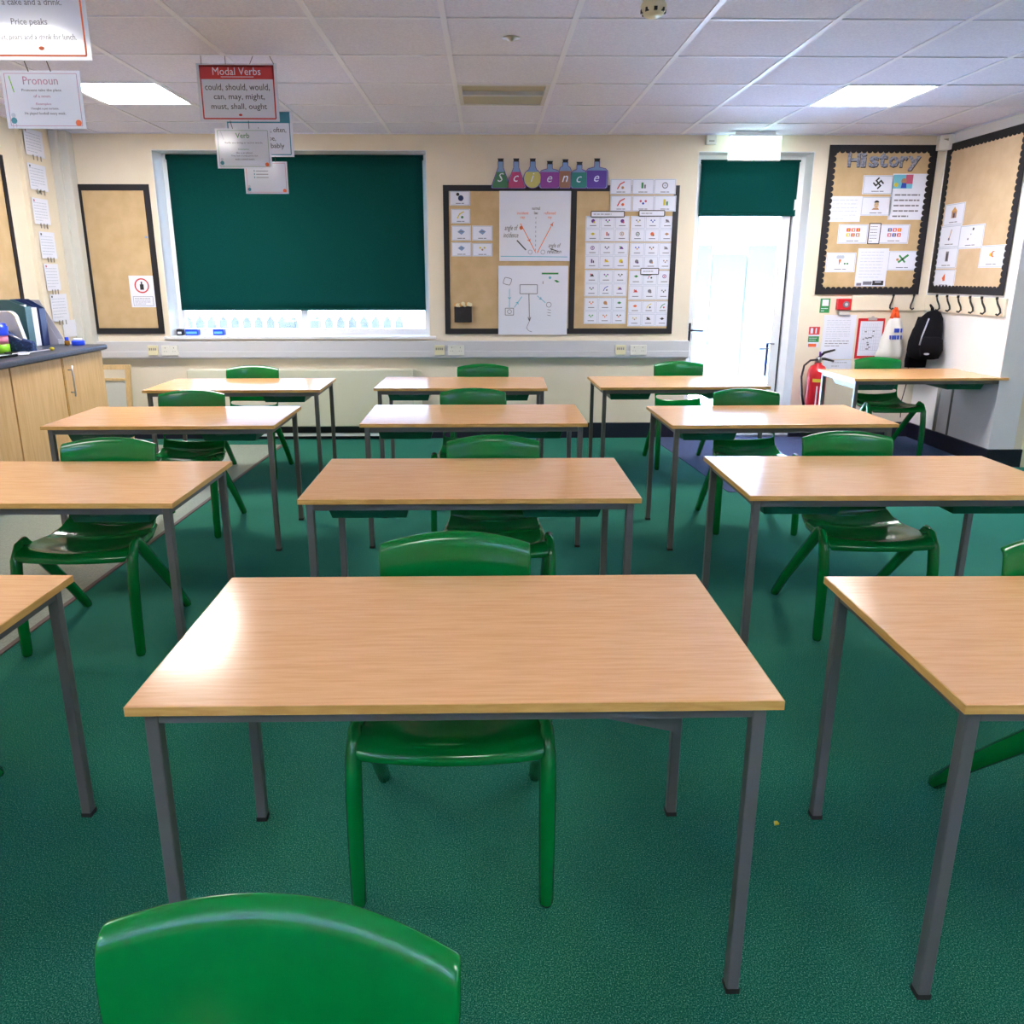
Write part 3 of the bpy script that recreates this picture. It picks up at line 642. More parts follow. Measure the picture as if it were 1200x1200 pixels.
m = MB(); m.lathe(-3.345, 5.24, [(.047, z0+.06), (.047, z0+.12)], 'pinkp'); m.build('body', t)
m = MB(); m.lathe(-3.345, 5.24, [(.052, z0+.12), (.054, z0+.125), (.054, z0+.18), (.046, z0+.185), (.044, z0+.20)], 'bluel'); m.build('lid', t)
t = thing('tape_roll', 'bright blue roll of tape with white core near the worktop end', 'tape', (-3.14, 5.84, WT))
m = MB(); m.lathe(-3.14, 5.84, [(.044, z0), (.046, z0+.004), (.046, z0+.030), (.044, z0+.034)], 'bluel'); m.build('tape', t)
m = MB(); m.lathe(-3.14, 5.84, [(.030, z0+.034), (.030, z0+.052)], 'paper'); m.build('core', t)
t = thing('small_bottle', 'small amber bottle with a blue cap beside the blue tape', 'bottle', (-3.225, 5.84, WT))
m = MB(); m.lathe(-3.225, 5.84, [(.016, z0), (.018, z0+.003), (.018, z0+.030), (.010, z0+.036)], 'amber'); m.build('body', t)
m = MB(); m.lathe(-3.225, 5.84, [(.013, z0+.036), (.014, z0+.040), (.014, z0+.058), (.012, z0+.060)], 'bluel'); m.build('cap', t)
fz = frZ(WT+.001)
for k, (x, y, r, wx, wy, key, lab) in enumerate(((-3.26, 4.93, .2, .21, .30, 'paper', 'white sheet lying flat on the worktop beside the coloured tub'), (-3.34, 4.72, -.3, .21, .30, 'pinkp', 'pale pink sheet lying flat on the worktop near the frame edge'), (-3.17, 5.16, .5, .10, .21, 'paper', 'narrow white slip lying flat near the front edge of the worktop'))):
    q = [(x+(a*wx/2)*math.cos(r)-(b*wy/2)*math.sin(r), y+(a*wx/2)*math.sin(r)+(b*wy/2)*math.cos(r)) for a, b in ((-1, -1), (1, -1), (1, 1), (-1, 1))]
    m = MB(); m.prism(fz, q, .002*k, .002*k+.0015, key); tag(m.build('paper_sheet'), lab, 'paper')
m = MB(); m.tube([(-3.12, 4.78, z0+.010), (-3.10, 5.0, z0+.010)], .008, 'cord', 8); m.tube([(-3.10, 5.0, z0+.010), (-3.099, 5.02, z0+.010)], [.006, .002], 'chrome', 8); tag(m.build('marker_pen'), 'black marker pen lying along the worktop front edge', 'pen')
t = thing('pointer_stick', 'grey pointer stick with a yellow ball end lying on the worktop', 'pointer', (-3.13, 5.3, WT))
m = MB(); m.tube([(-3.17, 5.12, z0+.006), (-3.10, 5.38, z0+.008)], .005, 'greyp', 8); m.build('stick', t)
m = MB(); m.lathe(-3.095, 5.40, [(.004, z0), (.013, z0+.005), (.016, z0+.013), (.013, z0+.021), (.004, z0+.026)], 'iyellow', 12); m.build('ball_tip', t)
t = thing('scissors', 'dark-handled scissors lying on the worktop behind the pointer stick', 'scissors', (-3.22, 5.3, WT))
m = MB(); m.prism(fz, [(-3.25, 5.22), (-3.24, 5.215), (-3.19, 5.40)], .003, .005, 'chrome'); m.prism(fz, [(-3.25, 5.22), (-3.24, 5.215), (-3.215, 5.405)], .0055, .0075, 'chrome'); m.build('blades', t)
m = MB()
for a in (-3.275, -3.235): m.tube([(a+.018*math.cos(k*math.pi/5), 5.19+.024*math.sin(k*math.pi/5), z0+.006) for k in range(11)], .005, 'black', 8, cap=False)
m.build('handles', t)

# wooden easel board leaning by the wall
t = thing('easel_board', 'pale wooden framed board standing on the floor beside the end cabinet', 'easel', (-3.25, 6.56, 0))
def lean(x, z): return (x, 6.50+.10*z/.7, z)
def bar(m, x0, x1, z0_, z1_, mt, t0=0, t1=.03):
    a = [lean(x0, z0_), lean(x1, z0_), lean(x1, z1_), lean(x0, z1_)]
    m.add([(p[0], p[1]-t1, p[2]) for p in a]+[(p[0], p[1]-t0, p[2]) for p in a], [(0, 1, 2, 3), (7, 6, 5, 4), (0, 4, 5, 1), (1, 5, 6, 2), (2, 6, 7, 3), (3, 7, 4, 0)], mt)
m = MB(); bar(m, -3.46, -3.42, 0, .70, 'wood'); bar(m, -3.16, -3.12, 0, .70, 'wood'); bar(m, -3.42, -3.16, .66, .70, 'wood', .002); bar(m, -3.42, -3.16, .565, .585, 'wood', .002); m.build('frame', t, bevel=.003)
m = MB(); bar(m, -3.42, -3.16, .08, .56, 'wboard', .008, .016); m.build('board', t)
for x in (-3.405, -3.175):
    m = MB(); p = lean(x, .55); m.tube([(x, p[1]-.018, .55), (x, p[1]-.026, .55)], .006, 'chrome', 8); m.build('screw', t)

# small things on the window sill
for (pa, pb, key, name, lab) in (((206, 382, 214, 391), 6.86, 'iblack', 'small_box', 'small black and white box on the sill at its cabinet end'), ((216, 381, 232, 391), 6.87, 'bluel', 'small_box', 'bright blue box on the window sill'), ((249, 383, 262, 391), 6.88, 'bluel', 'plastic_tub', 'blue shallow tub lying on the window sill')):
    a = onY(pa[0], pa[1], pb); b = onY(pa[2], pa[3], pb); t = thing(name, lab, 'box', ((a.x+b.x)/2, pb, WZ0), 'small boxes on the sill')
    m = MB(); m.box(a.x, b.x, pb, pb+.06, WZ0+.001, WZ0+.055, key); m.build('body', t, bevel=.004)
    m = MB(); m.box(a.x+.01, b.x-.01, pb-.001, pb, WZ0+.014, WZ0+.034, 'paper' if key == 'iblack' else 'icyan'); m.build('printed_label', t)

# ------------------------------------------------------------------ boards on the back wall
FB = frY(YB)                                              # back wall plane
def B(x0, y0, x1, y1, Y=YB):
    a = onY(x0, y0, Y); b = onY(x1, y1, Y); return a.x, b.z, b.x, a.z   # u0, v0, u1, v1
def Rr(x0, y0, x1, y1):
    a = onX(x0, y0, XR); b = onX(x1, y1, XR); return -a.y, b.z, -b.y, a.z
def Lf(x0, y0, x1, y1):
    a = onX(x0, y0, XL+.035); b = onX(x1, y1, XL+.035); return a.y, b.z, b.y, a.z
def centre(fr, b, d=0): return fr.p((b[0]+b[2])/2, (b[1]+b[3])/2, d)
def board(name, label, fr, b, key, bw=.045, scallop=False, divider=None):
    t = thing(name, label, 'board', centre(fr, b)); u0, v0, u1, v1 = b
    m = MB(); m.fbox(fr, u0+.01, v0+.01, u1-.01, v1-.01, .001, .010, key); m.build('backing_or_shadow', t)
    m = MB()
    m.fbox(fr, u0, v1-bw, u1, v1, .010, .016, 'blackb'); m.fbox(fr, u0, v0, u1, v0+bw, .010, .016, 'blackb')
    m.fbox(fr, u0, v0+bw, u0+bw, v1-bw, .010, .016, 'blackb'); m.fbox(fr, u1-bw, v0+bw, u1, v1-bw, .010, .016, 'blackb')
    if divider: m.fbox(fr, divider-bw*.5, v0+bw, divider+bw*.5, v1-bw, .010, .0165, 'blackb')
    if scallop:
        r = .023
        n = int((u1-u0-2*bw)/(2*r)); st = (u1-u0-2*bw)/n
        for k in range(n):
            m.disc(fr, u0+bw+st*(k+.5), v1-bw, st*.5, .0105, .0155, 'blackb', 8, a0=math.pi, a1=2*math.pi); m.disc(fr, u0+bw+st*(k+.5), v0+bw, st*.5, .0105, .0155, 'blackb', 8, a0=0, a1=math.pi)
        n = int((v1-v0-2*bw)/(2*r)); st = (v1-v0-2*bw)/n
        for k in range(n):
            m.disc(fr, u0+bw, v0+bw+st*(k+.5), st*.5, .0105, .0155, 'blackb', 8, a0=-math.pi/2, a1=math.pi/2); m.disc(fr, u1-bw, v0+bw+st*(k+.5), st*.5, .0105, .0155, 'blackb', 8, a0=math.pi/2, a1=1.5*math.pi)
    m.build('border', t); return t
board('pin_board', 'narrow tan pin board with plain black border between pipe boxing and window', FB, B(88, 216, 194, 391), 'hess', .05)
bs = B(519, 217, 786.5, 391); board('pin_board', 'wide tan double pin board with black border below the science flasks', FB, bs, 'hess', .048, divider=onY(671, 300).x)
board('pin_board', 'tall tan pin board with scalloped black border headed History', FB, B(972, 170, 1075, 345), 'hess', .043, True)
board('pin_board', 'tan pin board with scalloped black border on the side wall above the hooks', frXr(XR), (-6.735, 1.305, -5.74, 2.52), 'hessL', .043, True)
board('pin_board', 'tan pin board on the cabinet-side wall, only its black edge in view', frXl(XL), (4.6, 1.02, 6.02, 2.32), 'hess', .045)

def sheet(name, label, cat, fr, b, d=.010, key='paper', th=.0012, group=None):
    t = thing(name, label, cat, centre(fr, b, d), group)
    m = MB(); m.fbox(fr, *b, d, d+th, key); m.build('card', t); return t, d+th+.0002
def sub(b, x0, y0, x1, y1): # fractions, y down
    w_, h_ = b[2]-b[0], b[3]-b[1]; return b[0]+w_*x0, b[3]-h_*y1, b[0]+w_*x1, b[3]-h_*y0
def frame_lines(m, fr, b, wd, d, key):
    u0, v0, u1, v1 = b; m.line(fr, [(u0, v0), (u1, v0), (u1, v1), (u0, v1), (u0, v0)], wd, d, key)

# poster on left board
b = B(151, 323, 184, 360); t, d = sheet('warning_poster', 'white poster with a red circle around a bottle on the narrow pin board', 'poster', FB, b)
m = MB(); cu, cv = (b[0]+b[2])/2, b[3]-.085; m.ring(FB, cu, cv, .058, .011, d, 'ired'); m.build('red_circle', t)
m = MB(); m.fbox(FB, cu-.016, cv-.035, cu+.016, cv+.012, d, d+.0006, 'iblack'); m.fbox(FB, cu-.006, cv+.012, cu+.006, cv+.034, d, d+.0006, 'iblack'); m.build('bottle_picture', t)
m = MB(); q = sub(b, .1, .66, .9, .95); frame_lines(m, FB, q, .003, d, 'igrey'); m.scribble(FB, q[0]+.012, q[1]+.008, q[2]-.01, q[3]-.008, d, 'igrey', 4, .004); m.build('printed_text', t)
m = MB(); p = onY(172, 278); m.disc(FB, p.x, p.z, .010, .010, .014, 'flaskblue'); tag(m.build('blob_of_tack'), 'tiny pale blue blob of tack on the narrow pin board', 'tack')

# science flasks
def flask(cx_px, kind, letter, col, hw_px, top_px, lab, base_px=221):
    c0 = onY(cx_px, base_px); s = (onY(cx_px+1, base_px)-c0).x; cu = c0.x+(onY(cx_px, top_px).x-c0.x)*.5; vb = c0.z; vt = onY(cx_px, top_px).z; hw = hw_px*s; H = vt-vb
    t = thing('science_flask', lab, 'cutout', (cu, YB, vb), 'science flask cut-outs'); nk = .022
    bt = vb+H*.70 if kind != 'cone' else vb+H*.62
    if kind == 'cone': out = [(cu-hw, vb+.01), (cu-hw*.9, vb), (cu+hw*.9, vb), (cu+hw, vb+.01), (cu+nk, vb+H*.70), (cu+nk, vt-.02), (cu-nk, vt-.02), (cu-nk, vb+H*.70)]
    elif kind == 'round': out = [(cu+hw*math.sin(a), vb+hw-hw*math.cos(a)) for a in [k*math.pi/12*.98+.12 for k in range(11)]]; out = out+[(cu+nk, vb+H*.74), (cu+nk, vt-.02), (cu-nk, vt-.02), (cu-nk, vb+H*.74)]+[(2*cu-p[0], p[1]) for p in out[::-1]]
    else:
        sh = vb+H*(.66 if kind == 'box' else .72)
        out = [(cu-hw, vb+.012), (cu-hw*.85, vb), (cu+hw*.85, vb), (cu+hw, vb+.012), (cu+hw, sh-.02), (cu+hw*.8, sh), (cu+nk, sh+.012), (cu+nk, vt-.02), (cu-nk, vt-.02), (cu-nk, sh+.012), (cu-hw*.8, sh), (cu-hw, sh-.02)]
    d0 = .017
    m = MB(); m.prism(FB, out, d0, d0+.0012, 'flaskblue'); m.line(FB, out+[out[0]], .005, d0+.0012, 'ipurple', .0004); m.build('card', t)
    lim = vb+H*(.55 if kind in ('cone', 'round') else .60); liq = []
    n = len(out)
    for i in range(n):                     # clip outline below the liquid level
        p, q = out[i], out[(i+1) % n]
        if p[1] <= lim: liq.append(p)
        if (p[1] <= lim) != (q[1] <= lim): k = (lim-p[1])/(q[1]-p[1]); liq.append((p[0]+(q[0]-p[0])*k, lim))
    liq = [(cu+(a-cu)*.9, vb+.004+(z-vb)*.97) for a, z in liq]
    m = MB(); m.prism(FB, liq, d0+.0012, d0+.0024, col); m.build('liquid', t)
    m = MB(); m.prism(FB, [(cu-.019, vt-.026), (cu+.019, vt-.026), (cu+.026, vt), (cu-.026, vt)], d0+.0012, d0+.003, 'iblack'); m.build('stopper', t)
    lh = .05 if letter in 'cen' else .07
    m = MB(); m.text(FB, letter, cu-.034, vb+H*.22, cu+.034, vb+H*.22+lh, d0+.0026, 'paper', shear=.3, keep=True); m.build('letter', t)
M['lg'] = mat('green_liquid_print', c(72, 130, 96), .35); M['lp'] = mat('magenta_liquid_print', c(178, 62, 112), .35); M['ly'] = mat('olive_liquid_print', c(196, 186, 108), .35)
M['lu'] = mat('violet_liquid_print', c(140, 66, 158), .35); M['lb'] = mat('brown_liquid_print', c(156, 110, 88), .35); M['lt'] = mat('teal_liquid_print', c(40, 128, 122), .35); M['lv'] = mat('purple_liquid_print', c(92, 60, 156), .35)
for a in ((586.7, 'cone', 'S', 'lg', 11.2, 186, 'conical green science flask cut-out lettered S'), (604.8, 'cone', 'c', 'lp', 11.5, 186, 'conical magenta science flask cut-out lettered c'), (624, 'round', 'i', 'ly', 10.7, 186, 'round yellow science flask cut-out lettered i'),
          (644, 'box', 'e', 'lu', 12, 189, 'broad violet science flask cut-out lettered e'), (662, 'tall', 'n', 'lb', 7, 187, 'narrow brown science flask cut-out lettered n'), (678.5, 'box', 'c', 'lt', 9.5, 190, 'square teal science flask cut-out lettered c'), (699, 'box', 'e', 'lv', 12.8, 186, 'large purple science flask cut-out lettered e, last in the word')):
    flask(*a)

# handwritten flip-chart sheets
b = B(585, 224, 667, 306); t, d = sheet('chart_sheet', 'upper white hand-drawn sheet of light rays on the science board', 'sheet', FB, b, .0175)
def P(b, x, y): return (b[0]+(b[2]-b[0])*x, b[3]-(b[3]-b[1])*y)
def arrow(m, b, p, q, wd, key, head=True, at=.6):
    a, e = P(b, *p), P(b, *q); m.line(FB, [a, e], wd, d, key)
    if head:
        L = math.hypot(e[0]-a[0], e[1]-a[1]); ux, uy = (e[0]-a[0])/L, (e[1]-a[1])/L; mx_, my = a[0]+(e[0]-a[0])*at, a[1]+(e[1]-a[1])*at; s = .018
        m.line(FB, [(mx_-s*ux-s*.7*uy, my-s*uy+s*.7*ux), (mx_, my), (mx_-s*ux+s*.7*uy, my-s*uy-s*.7*ux)], wd, d, key)
m = MB(); arrow(m, b, (.30, .46), (.52, .88), .006, 'iorange'); arrow(m, b, (.54, .88), (.76, .44), .006, 'iorange', True, .95); m.disc(FB, *P(b, .31, .52), .016, d, d+.0006, 'iorange'); m.build('ray_lines', t)
m = MB()
for k in range(9): m.line(FB, [P(b, .515, .30+k*.065), P(b, .515, .33+k*.065)], .004, d, 'igrey')
m.line(FB, [P(b, .02, .93), P(b, .97, .94)], .006, d, 'icyan'); m.line(FB, [P(b, .25, .70), P(b, .38, .84)], .010, d, 'iblack'); m.line(FB, [P(b, .72, .82), P(b, .84, .86)], .007, d, 'iblack')
m.ring(FB, *P(b, .44, .87), .018, .003, d, 'igrey', 10); m.ring(FB, *P(b, .62, .87), .018, .003, d, 'igrey', 10); m.build('drawn_lines', t)
m = MB()
for tx, q, key in (('normal\nline', (.46, .22, .57, .33), 'iblack'), ('incident\nray', (.25, .29, .41, .40), 'iorange'), ('reflected\nray', (.63, .29, .79, .40), 'iorange')):
    m.text(FB, tx, *sub(b, *q), d, key)
for tx, q in (('angle of\nincidence', (.06, .48, .27, .66)), ('angle of\nreflection', (.68, .74, .88, .89))): m.text(FB, tx, *sub(b, *q), d, 'iblack', shear=.3)
m.build('handwriting', t)
b = B(584, 311.5, 664, 392); t, d = sheet('chart_sheet', 'lower white hand-drawn sheet of a labelled diagram on the science board', 'sheet', FB, b, .0175)
m = MB()
q = sub(b, .31, .27, .56, .40); frame_lines(m, FB, q, .006, d, 'igrey'); m.line(FB, [P(b, .44, .40), P(b, .45, .78)], .007, d, 'igrey'); m.line(FB, [P(b, .43, .74), P(b, .45, .80), P(b, .47, .74)], .005, d, 'iblack')
m.line(FB, [P(b, .45, .80), P(b, .41, .90), P(b, .44, .94), P(b, .49, .96)], .004, d, 'igrey')
m.line(FB, [P(b, .13+.055*math.cos(k*.785+.3)*(1+.25*(k % 2)), .22+.05*math.sin(k*.785+.3)*(1+.25*(k % 2))) for k in range(9)], .005, d, 'igrey')
q = sub(b, .10, .61, .22, .71); frame_lines(m, FB, q, .005, d, 'igrey'); m.ring(FB, *P(b, .16, .66), .018, .004, d, 'igrey', 10)
m.ring(FB, *P(b, .73, .56), .022, .004, d, 'igrey', 10)
for k in range(3): m.line(FB, [P(b, .71, .63+k*.04), P(b, .76, .64+k*.04)], .004, d, 'igrey')
m.build('drawn_lines', t)
m = MB(); arrow(m, b, (.16, .33), (.16, .60), .006, 'icyan', True, .55); arrow(m, b, (.23, .60), (.34, .44), .006, 'icyan', True, .5); arrow(m, b, (.56, .43), (.68, .53), .006, 'icyan', True, .5); m.disc(FB, *P(b, .74, .17), .012, d, d+.0006, 'icyan'); m.build('blue_arrows', t)
m = MB(); m.line(FB, [P(b, .62, .11), P(b, .86, .11)], .014, d, 'igreen'); m.prism(FB, [P(b, .80, .21), P(b, .84, .24), P(b, .88, .23), P(b, .83, .20)], d, d+.0006, 'igreen'); m.line(FB, [P(b, .64, .22), P(b, .64, .26)], .006, d, 'igrey'); m.build('green_marks', t)

# picture drawing used on small cards: a few coloured shapes, seeded per card
def picto(m, fr, cu, cv, r, d, cols, kind):
    k = kind % 7; a = cols[0]; e = cols[-1]
    if k == 0: m.disc(fr, cu, cv, r*.8, d, d+.0005, a, 12); m.disc(fr, cu+r*.5, cv-r*.5, r*.4, d+.0005, d+.0009, e, 10)
    elif k == 1: m.prism(fr, [(cu-r, cv-r*.5), (cu+r, cv-r*.5), (cu+r*.2, cv+r*.7)], d, d+.0005, a); m.disc(fr, cu-r*.5, cv+r*.4, r*.35, d, d+.0005, e, 8)
    elif k == 2: m.line(fr, [(cu-r, cv-r), (cu-r*.3, cv+r*.3), (cu+r, cv+r)], r*.3, d, a); m.disc(fr, cu+r*.5, cv-r*.6, r*.4, d, d+.0005, e, 8)
    elif k == 3: m.prism(fr, [(cu-r, cv), (cu, cv+r*.6), (cu+r, cv), (cu, cv-r*.6)], d, d+.0005, a)
    elif k == 4: m.ring(fr, cu, cv, r*.75, r*.28, d, a, 10); m.disc(fr, cu, cv, r*.3, d, d+.0005, e, 8)
    elif k == 5:
        for s in (-.7, 0, .7): m.disc(fr, cu+s*r, cv+(r*.3 if s else -r*.3), r*.33, d, d+.0005, a if s else e, 8)
    else: m.fbox(fr, cu-r*.5, cv-r*.8, cu+r*.1, cv+r*.8, d, d+.0005, a); m.fbox(fr, cu+r*.3, cv-r*.8, cu+r*.8, cv+r*.2, d, d+.0005, e)
def vcard(label, fr, b, cols, kind, d0=.010, group='picture cards on the boards', border=True, draw=None):
    t, d = sheet('picture_card', label, 'card', fr, b, d0, 'paper', group=group)
    if border: m = MB(); frame_lines(m, fr, sub(b, .03, .04, .97, .96), .005, d, 'ilgrey'); m.build('printed_border', t)
    cu, cv = (b[0]+b[2])/2, b[1]+(b[3]-b[1])*.58; r = (b[3]-b[1])*.24
    m = MB()
    if draw: draw(m, fr, cu, cv, r, d)
    else: picto(m, fr, cu, cv, r, d, cols, kind)
    m.build('picture', t)
    m = MB(); w_ = (b[2]-b[0])*.2; v = b[1]+(b[3]-b[1])*.15; m.fbox(fr, cu-w_, v-.003, cu+w_*.2, v+.003, d, d+.0005, 'igrey'); m.fbox(fr, cu+w_*.35, v-.003, cu+w_, v+.003, d, d+.0005, 'igrey'); m.build('caption', t)
    return t
def d_spots(*pts):
    def f(m, fr, cu, cv, r, d):
        for i, (x, y, s, key) in enumerate(pts): m.disc(fr, cu+x*r, cv+y*r, s*r, d+.0003*i, d+.0005+.0003*i, key, 12)
    return f
def d_book(m, fr, cu, cv, r, d): m.prism(fr, [(cu-r*1.1, cv), (cu-.1*r, cv+r*.8), (cu+r*1.1, cv+.1*r), (cu+.1*r, cv-r*.8)], d, d+.0005, 'flaskblue'); m.line(fr, [(cu-r*.6, cv), (cu+r*.6, cv+r*.1)], .006, d+.0005, 'igrey')
vcard('science card with two dark blobs, topmost at the outer edge of the board', FB, B(526.7, 224, 551, 241), None, 0, draw=d_spots((-.6, .8, .5, 'iblack'), (.3, -.3, .85, 'navyp')))
vcard('science card with a yellow-green curve, second from the top at the board edge', FB, B(528.5, 245, 551, 262), ('iyellow', 'igreen'), 2)
vcard('science card with a blue diamond shape, upper of the pair at the board edge', FB, B(529, 264.5, 552, 282), None, 0, draw=d_book)
vcard('science card with a blue diamond shape, upper of the pair by the ray sheet', FB, B(553.2, 264.5, 577, 282), None, 0, draw=d_book)
vcard('science card with a blue diamond shape, lowest at the board edge', FB, B(529, 284, 552.5, 300.5), None, 0, draw=d_book)
vcard('science card with two small yellow figures, lower of the pair by the ray sheet', FB, B(553.5, 285, 577, 300.5), ('iyellow', 'ibrown'), 5)
t = thing('card_pocket', 'small black card pocket with a frilly gold top on the science board', 'pocket', centre(FB, B(532.5, 353, 553, 377.5), .011)); b = B(532.5, 359, 553, 377.5)
m = MB(); m.fbox(FB, *b, .0105, .035, 'blackb'); m.build('body', t, bevel=.003)
m = MB(); q = B(533, 352.5, 552.5, 361)
for k in range(9): m.disc(FB, q[0]+(q[2]-q[0])*(k+.5)/9, (q[1]+q[3])/2+random.uniform(-.008, .012), .017, .036+.001*k, .038+.001*k, 'ivory' if k % 3 else 'edge', 9)
m.build('frill', t)
# six larger cards at the top corner
six = [('red and brown blobs', ('ired', 'ibrown'), 2), ('a green block and grey shape', ('igreen', 'igrey'), 6), ('a small grey ring', ('igrey', 'ilgrey'), 4), ('a red crossed shape', ('ired', 'iorange'), 2), ('pink and blue marks', ('ipink', 'iblue'), 5), ('yellow and green figures', ('iyellow', 'igreen'), 6)]
k = 0
for r_, (ya, yb) in enumerate(((210, 228), (229.5, 248))):
    for q_, (xa, xb) in enumerate(((715, 739.5), (740.7, 765.5), (766.5, 791))):
        nm, cols, kd = six[k]; k += 1
        vcard('card with %s, %s of %s three over board corner' % (nm, ('first', 'second', 'third')[q_], ('upper', 'lower')[r_]), FB, B(xa, ya, xb, yb), cols, kd, .0175)
# card sheets, each with three by two small pictures
inkset = ['igrey', 'ired', 'ibrown', 'iorange', 'igreen', 'ipink', 'iblue', 'ipurple', 'iblack', 'iyellow']
def cardsheet(label, b, seed):
    rnd = random.Random(seed); t, d = sheet('card_sheet', label, 'sheet', FB, b, .0105, group='sheets of six small science cards')
    m = MB(); w_, h_ = (b[2]-b[0])/3, (b[3]-b[1])/2
    for i in range(3):
        for j in range(2): frame_lines(m, FB, (b[0]+w_*i+.006, b[1]+h_*j+.006, b[0]+w_*(i+1)-.006, b[1]+h_*(j+1)-.006), .003, d, 'ilgrey')
    m.build('printed_grid', t)
    m = MB()
    for i in range(3):
        for j in range(2):
            cols = (rnd.choice(inkset), rnd.choice(inkset)); cu, cv = b[0]+w_*(i+.5), b[1]+h_*(j+.60)
            picto(m, FB, cu, cv, .020, d, cols, rnd.randrange(7))
    m.build('pictures', t)
    m = MB()
    for i in range(3):
        for j in range(2): cu, cv = b[0]+w_*(i+.5), b[1]+h_*(j+.24); m.fbox(FB, cu-.028, cv-.003, cu+.028, cv+.003, d, d+.0005, 'igrey')
    m.build('captions', t)
yl = [252.5, 283.7, 315.7, 348, 380]; yr = [252.5, 284, 316.3, 352, 382.8]
nm4 = ['top', 'second', 'third', 'bottom']
for j in range(4):
    f0, f1 = (yl[j]-252.5)/127.5, (yl[j+1]-252.5)/127.5
    cardsheet('sheet of six small science cards, %s of the column beside the board divider' % nm4[j], B(686.5-2.5*f0, yl[j]+.6, 738-5.5*f1, yl[j+1]-.6), 10+j)
    f0, f1 = (yr[j]-252.5)/130, (yr[j+1]-252.5)/130
    cardsheet('sheet of six small science cards, %s of the column beside the door-side border' % nm4[j], B(739.3-4.3*f0, yr[j]+.6, 791-8*f1, yr[j+1]-.6), 30+j)
for xa, ya, xb, yb, lab in ((692.5, 248, 731, 254.5, 'long thin black-framed label strip above the inner column of cards'), (748.5, 247, 778, 253.5, 'thin black-framed label strip above the outer column of cards'), (750.5, 314.5, 771, 321.5, 'short black-framed label strip halfway down the outer column of cards')):
    b = B(xa, ya, xb, yb); t, d = sheet('label_strip', lab, 'label', FB, b, .0195, group='black-framed label strips'); m = MB(); frame_lines(m, FB, b, .007, d, 'iblack'); m.build('frame', t); m = MB(); m.scribble(FB, b[0]+.02, b[1]+.012, b[2]-.01, b[3]-.012, d, 'igrey', 1, .006); m.build('printed_text', t)

# ------------------------------------------------------------------ History board
for ch, xa, xb, ya, yb, nm in (('H', 993.5, 1006, 179, 195.5, 'capital'), ('i', 1008.5, 1013.5, 179, 195.8, 'dotted'), ('s', 1018, 1028, 183, 196, 'curly'), ('t', 1030, 1038.5, 179, 196, 'crossed'), ('o', 1041, 1051.5, 183, 196, 'round'), ('r', 1054, 1062, 183, 196, 'hooked'), ('y', 1063.5, 1076.5, 183, 200, 'tailed')):
    b = B(xa, ya, xb, yb); t = thing('cut_out_letter', '%s grey-blue cut-out letter %s of the History heading' % (nm, ch), 'letter', centre(FB, b, .011), 'History heading letters')
    m = MB(); m.text(FB, ch, b[0]+.006, b[1]-.008, b[2]+.006, b[3]-.008, .0105, 'iblack', depth=.001, bold=.03); m.build('backing_or_shadow', t)  # offset black copy painted as the letter's shadow
    m = MB(); m.text(FB, ch, *b, .0120, 'lett', depth=.002, bold=.03); m.build('letter', t)
def d_cross(m, fr, cu, cv, r, d):
    q = math.radians(45); s = r*.95; wd = r*.34
    R_ = lambda x, y: (cu+x*math.cos(q)-y*math.sin(q), cv+x*math.sin(q)+y*math.cos(q))
    for k in range(4):
        a = k*math.pi/2; rot = lambda x, y: (x*math.cos(a)-y*math.sin(a), x*math.sin(a)+y*math.cos(a))
        m.line(fr, [R_(*rot(0, 0)), R_(*rot(0, s))], wd, d, 'iblack'); m.line(fr, [R_(*rot(-wd/2, s-wd/2)), R_(*rot(s, s-wd/2))], wd, d, 'iblack')
def d_head(m, fr, cu, cv, r, d):
    m.prism(fr, [(cu-r*1.0, cv-r*1.1), (cu+r*.7, cv-r*1.1), (cu+r*.5, cv-r*.7), (cu-r*.6, cv-r*.7)], d, d+.0004, 'ibrown')
    m.disc(fr, cu, cv, r*.55, d+.0004, d+.0008, 'hessL', 14, ry=r*.8); m.disc(fr, cu, cv+r*.45, r*.58, d+.0008, d+.0011, 'iblack', 12, ry=r*.5, a0=.1, a1=math.pi)
    for s in (-.22, .22): m.disc(fr, cu+s*r, cv+.15*r, r*.07, d+.0008, d+.0011, 'iblack', 6)
    m.line(fr, [(cu-.18*r, cv-.4*r), (cu+.18*r, cv-.4*r)], .003, d+.0008, 'ired')
def d_flags(n):
    def f(m, fr, cu, cv, r, d):
        g = ['ired', 'iorange', 'ired', 'iyellow', 'ipink', 'ibrown'] if n == 6 else ['iblue', 'ired', 'iorange', 'ipink', 'iblue', 'ired']
        k = 0
        for j in (1, 0):
            for i in (-1, 0, 1): m.fbox(fr, cu+i*.042-.017, cv-.035+j*.042, cu+i*.042+.017, cv-.006+j*.042, d, d+.0005, g[k]); m.fbox(fr, cu+i*.042-.006, cv-.028+j*.042, cu+i*.042+.008, cv-.014+j*.042, d+.0005, d+.0008, 'paper' if k % 2 else 'iyellow'); k += 1
    return f
def d_storm(m, fr, cu, cv, r, d):
    for s in (-.7, -.2, .3): m.disc(fr, cu+s*r, cv+r*.8, r*.4, d+.0001*(s+1), d+.0005, 'ilgrey', 10)
    m.prism(fr, [(cu-.5*r, cv+.3*r), (cu+.1*r, cv+.3*r), (cu-.4*r, cv-r)], d+.0005, d+.001, 'iorange')
    for s in (.9, 1.5): m.disc(fr, cu+s*r, cv-r*.6, r*.22, d, d+.0005, 'igreen', 8)
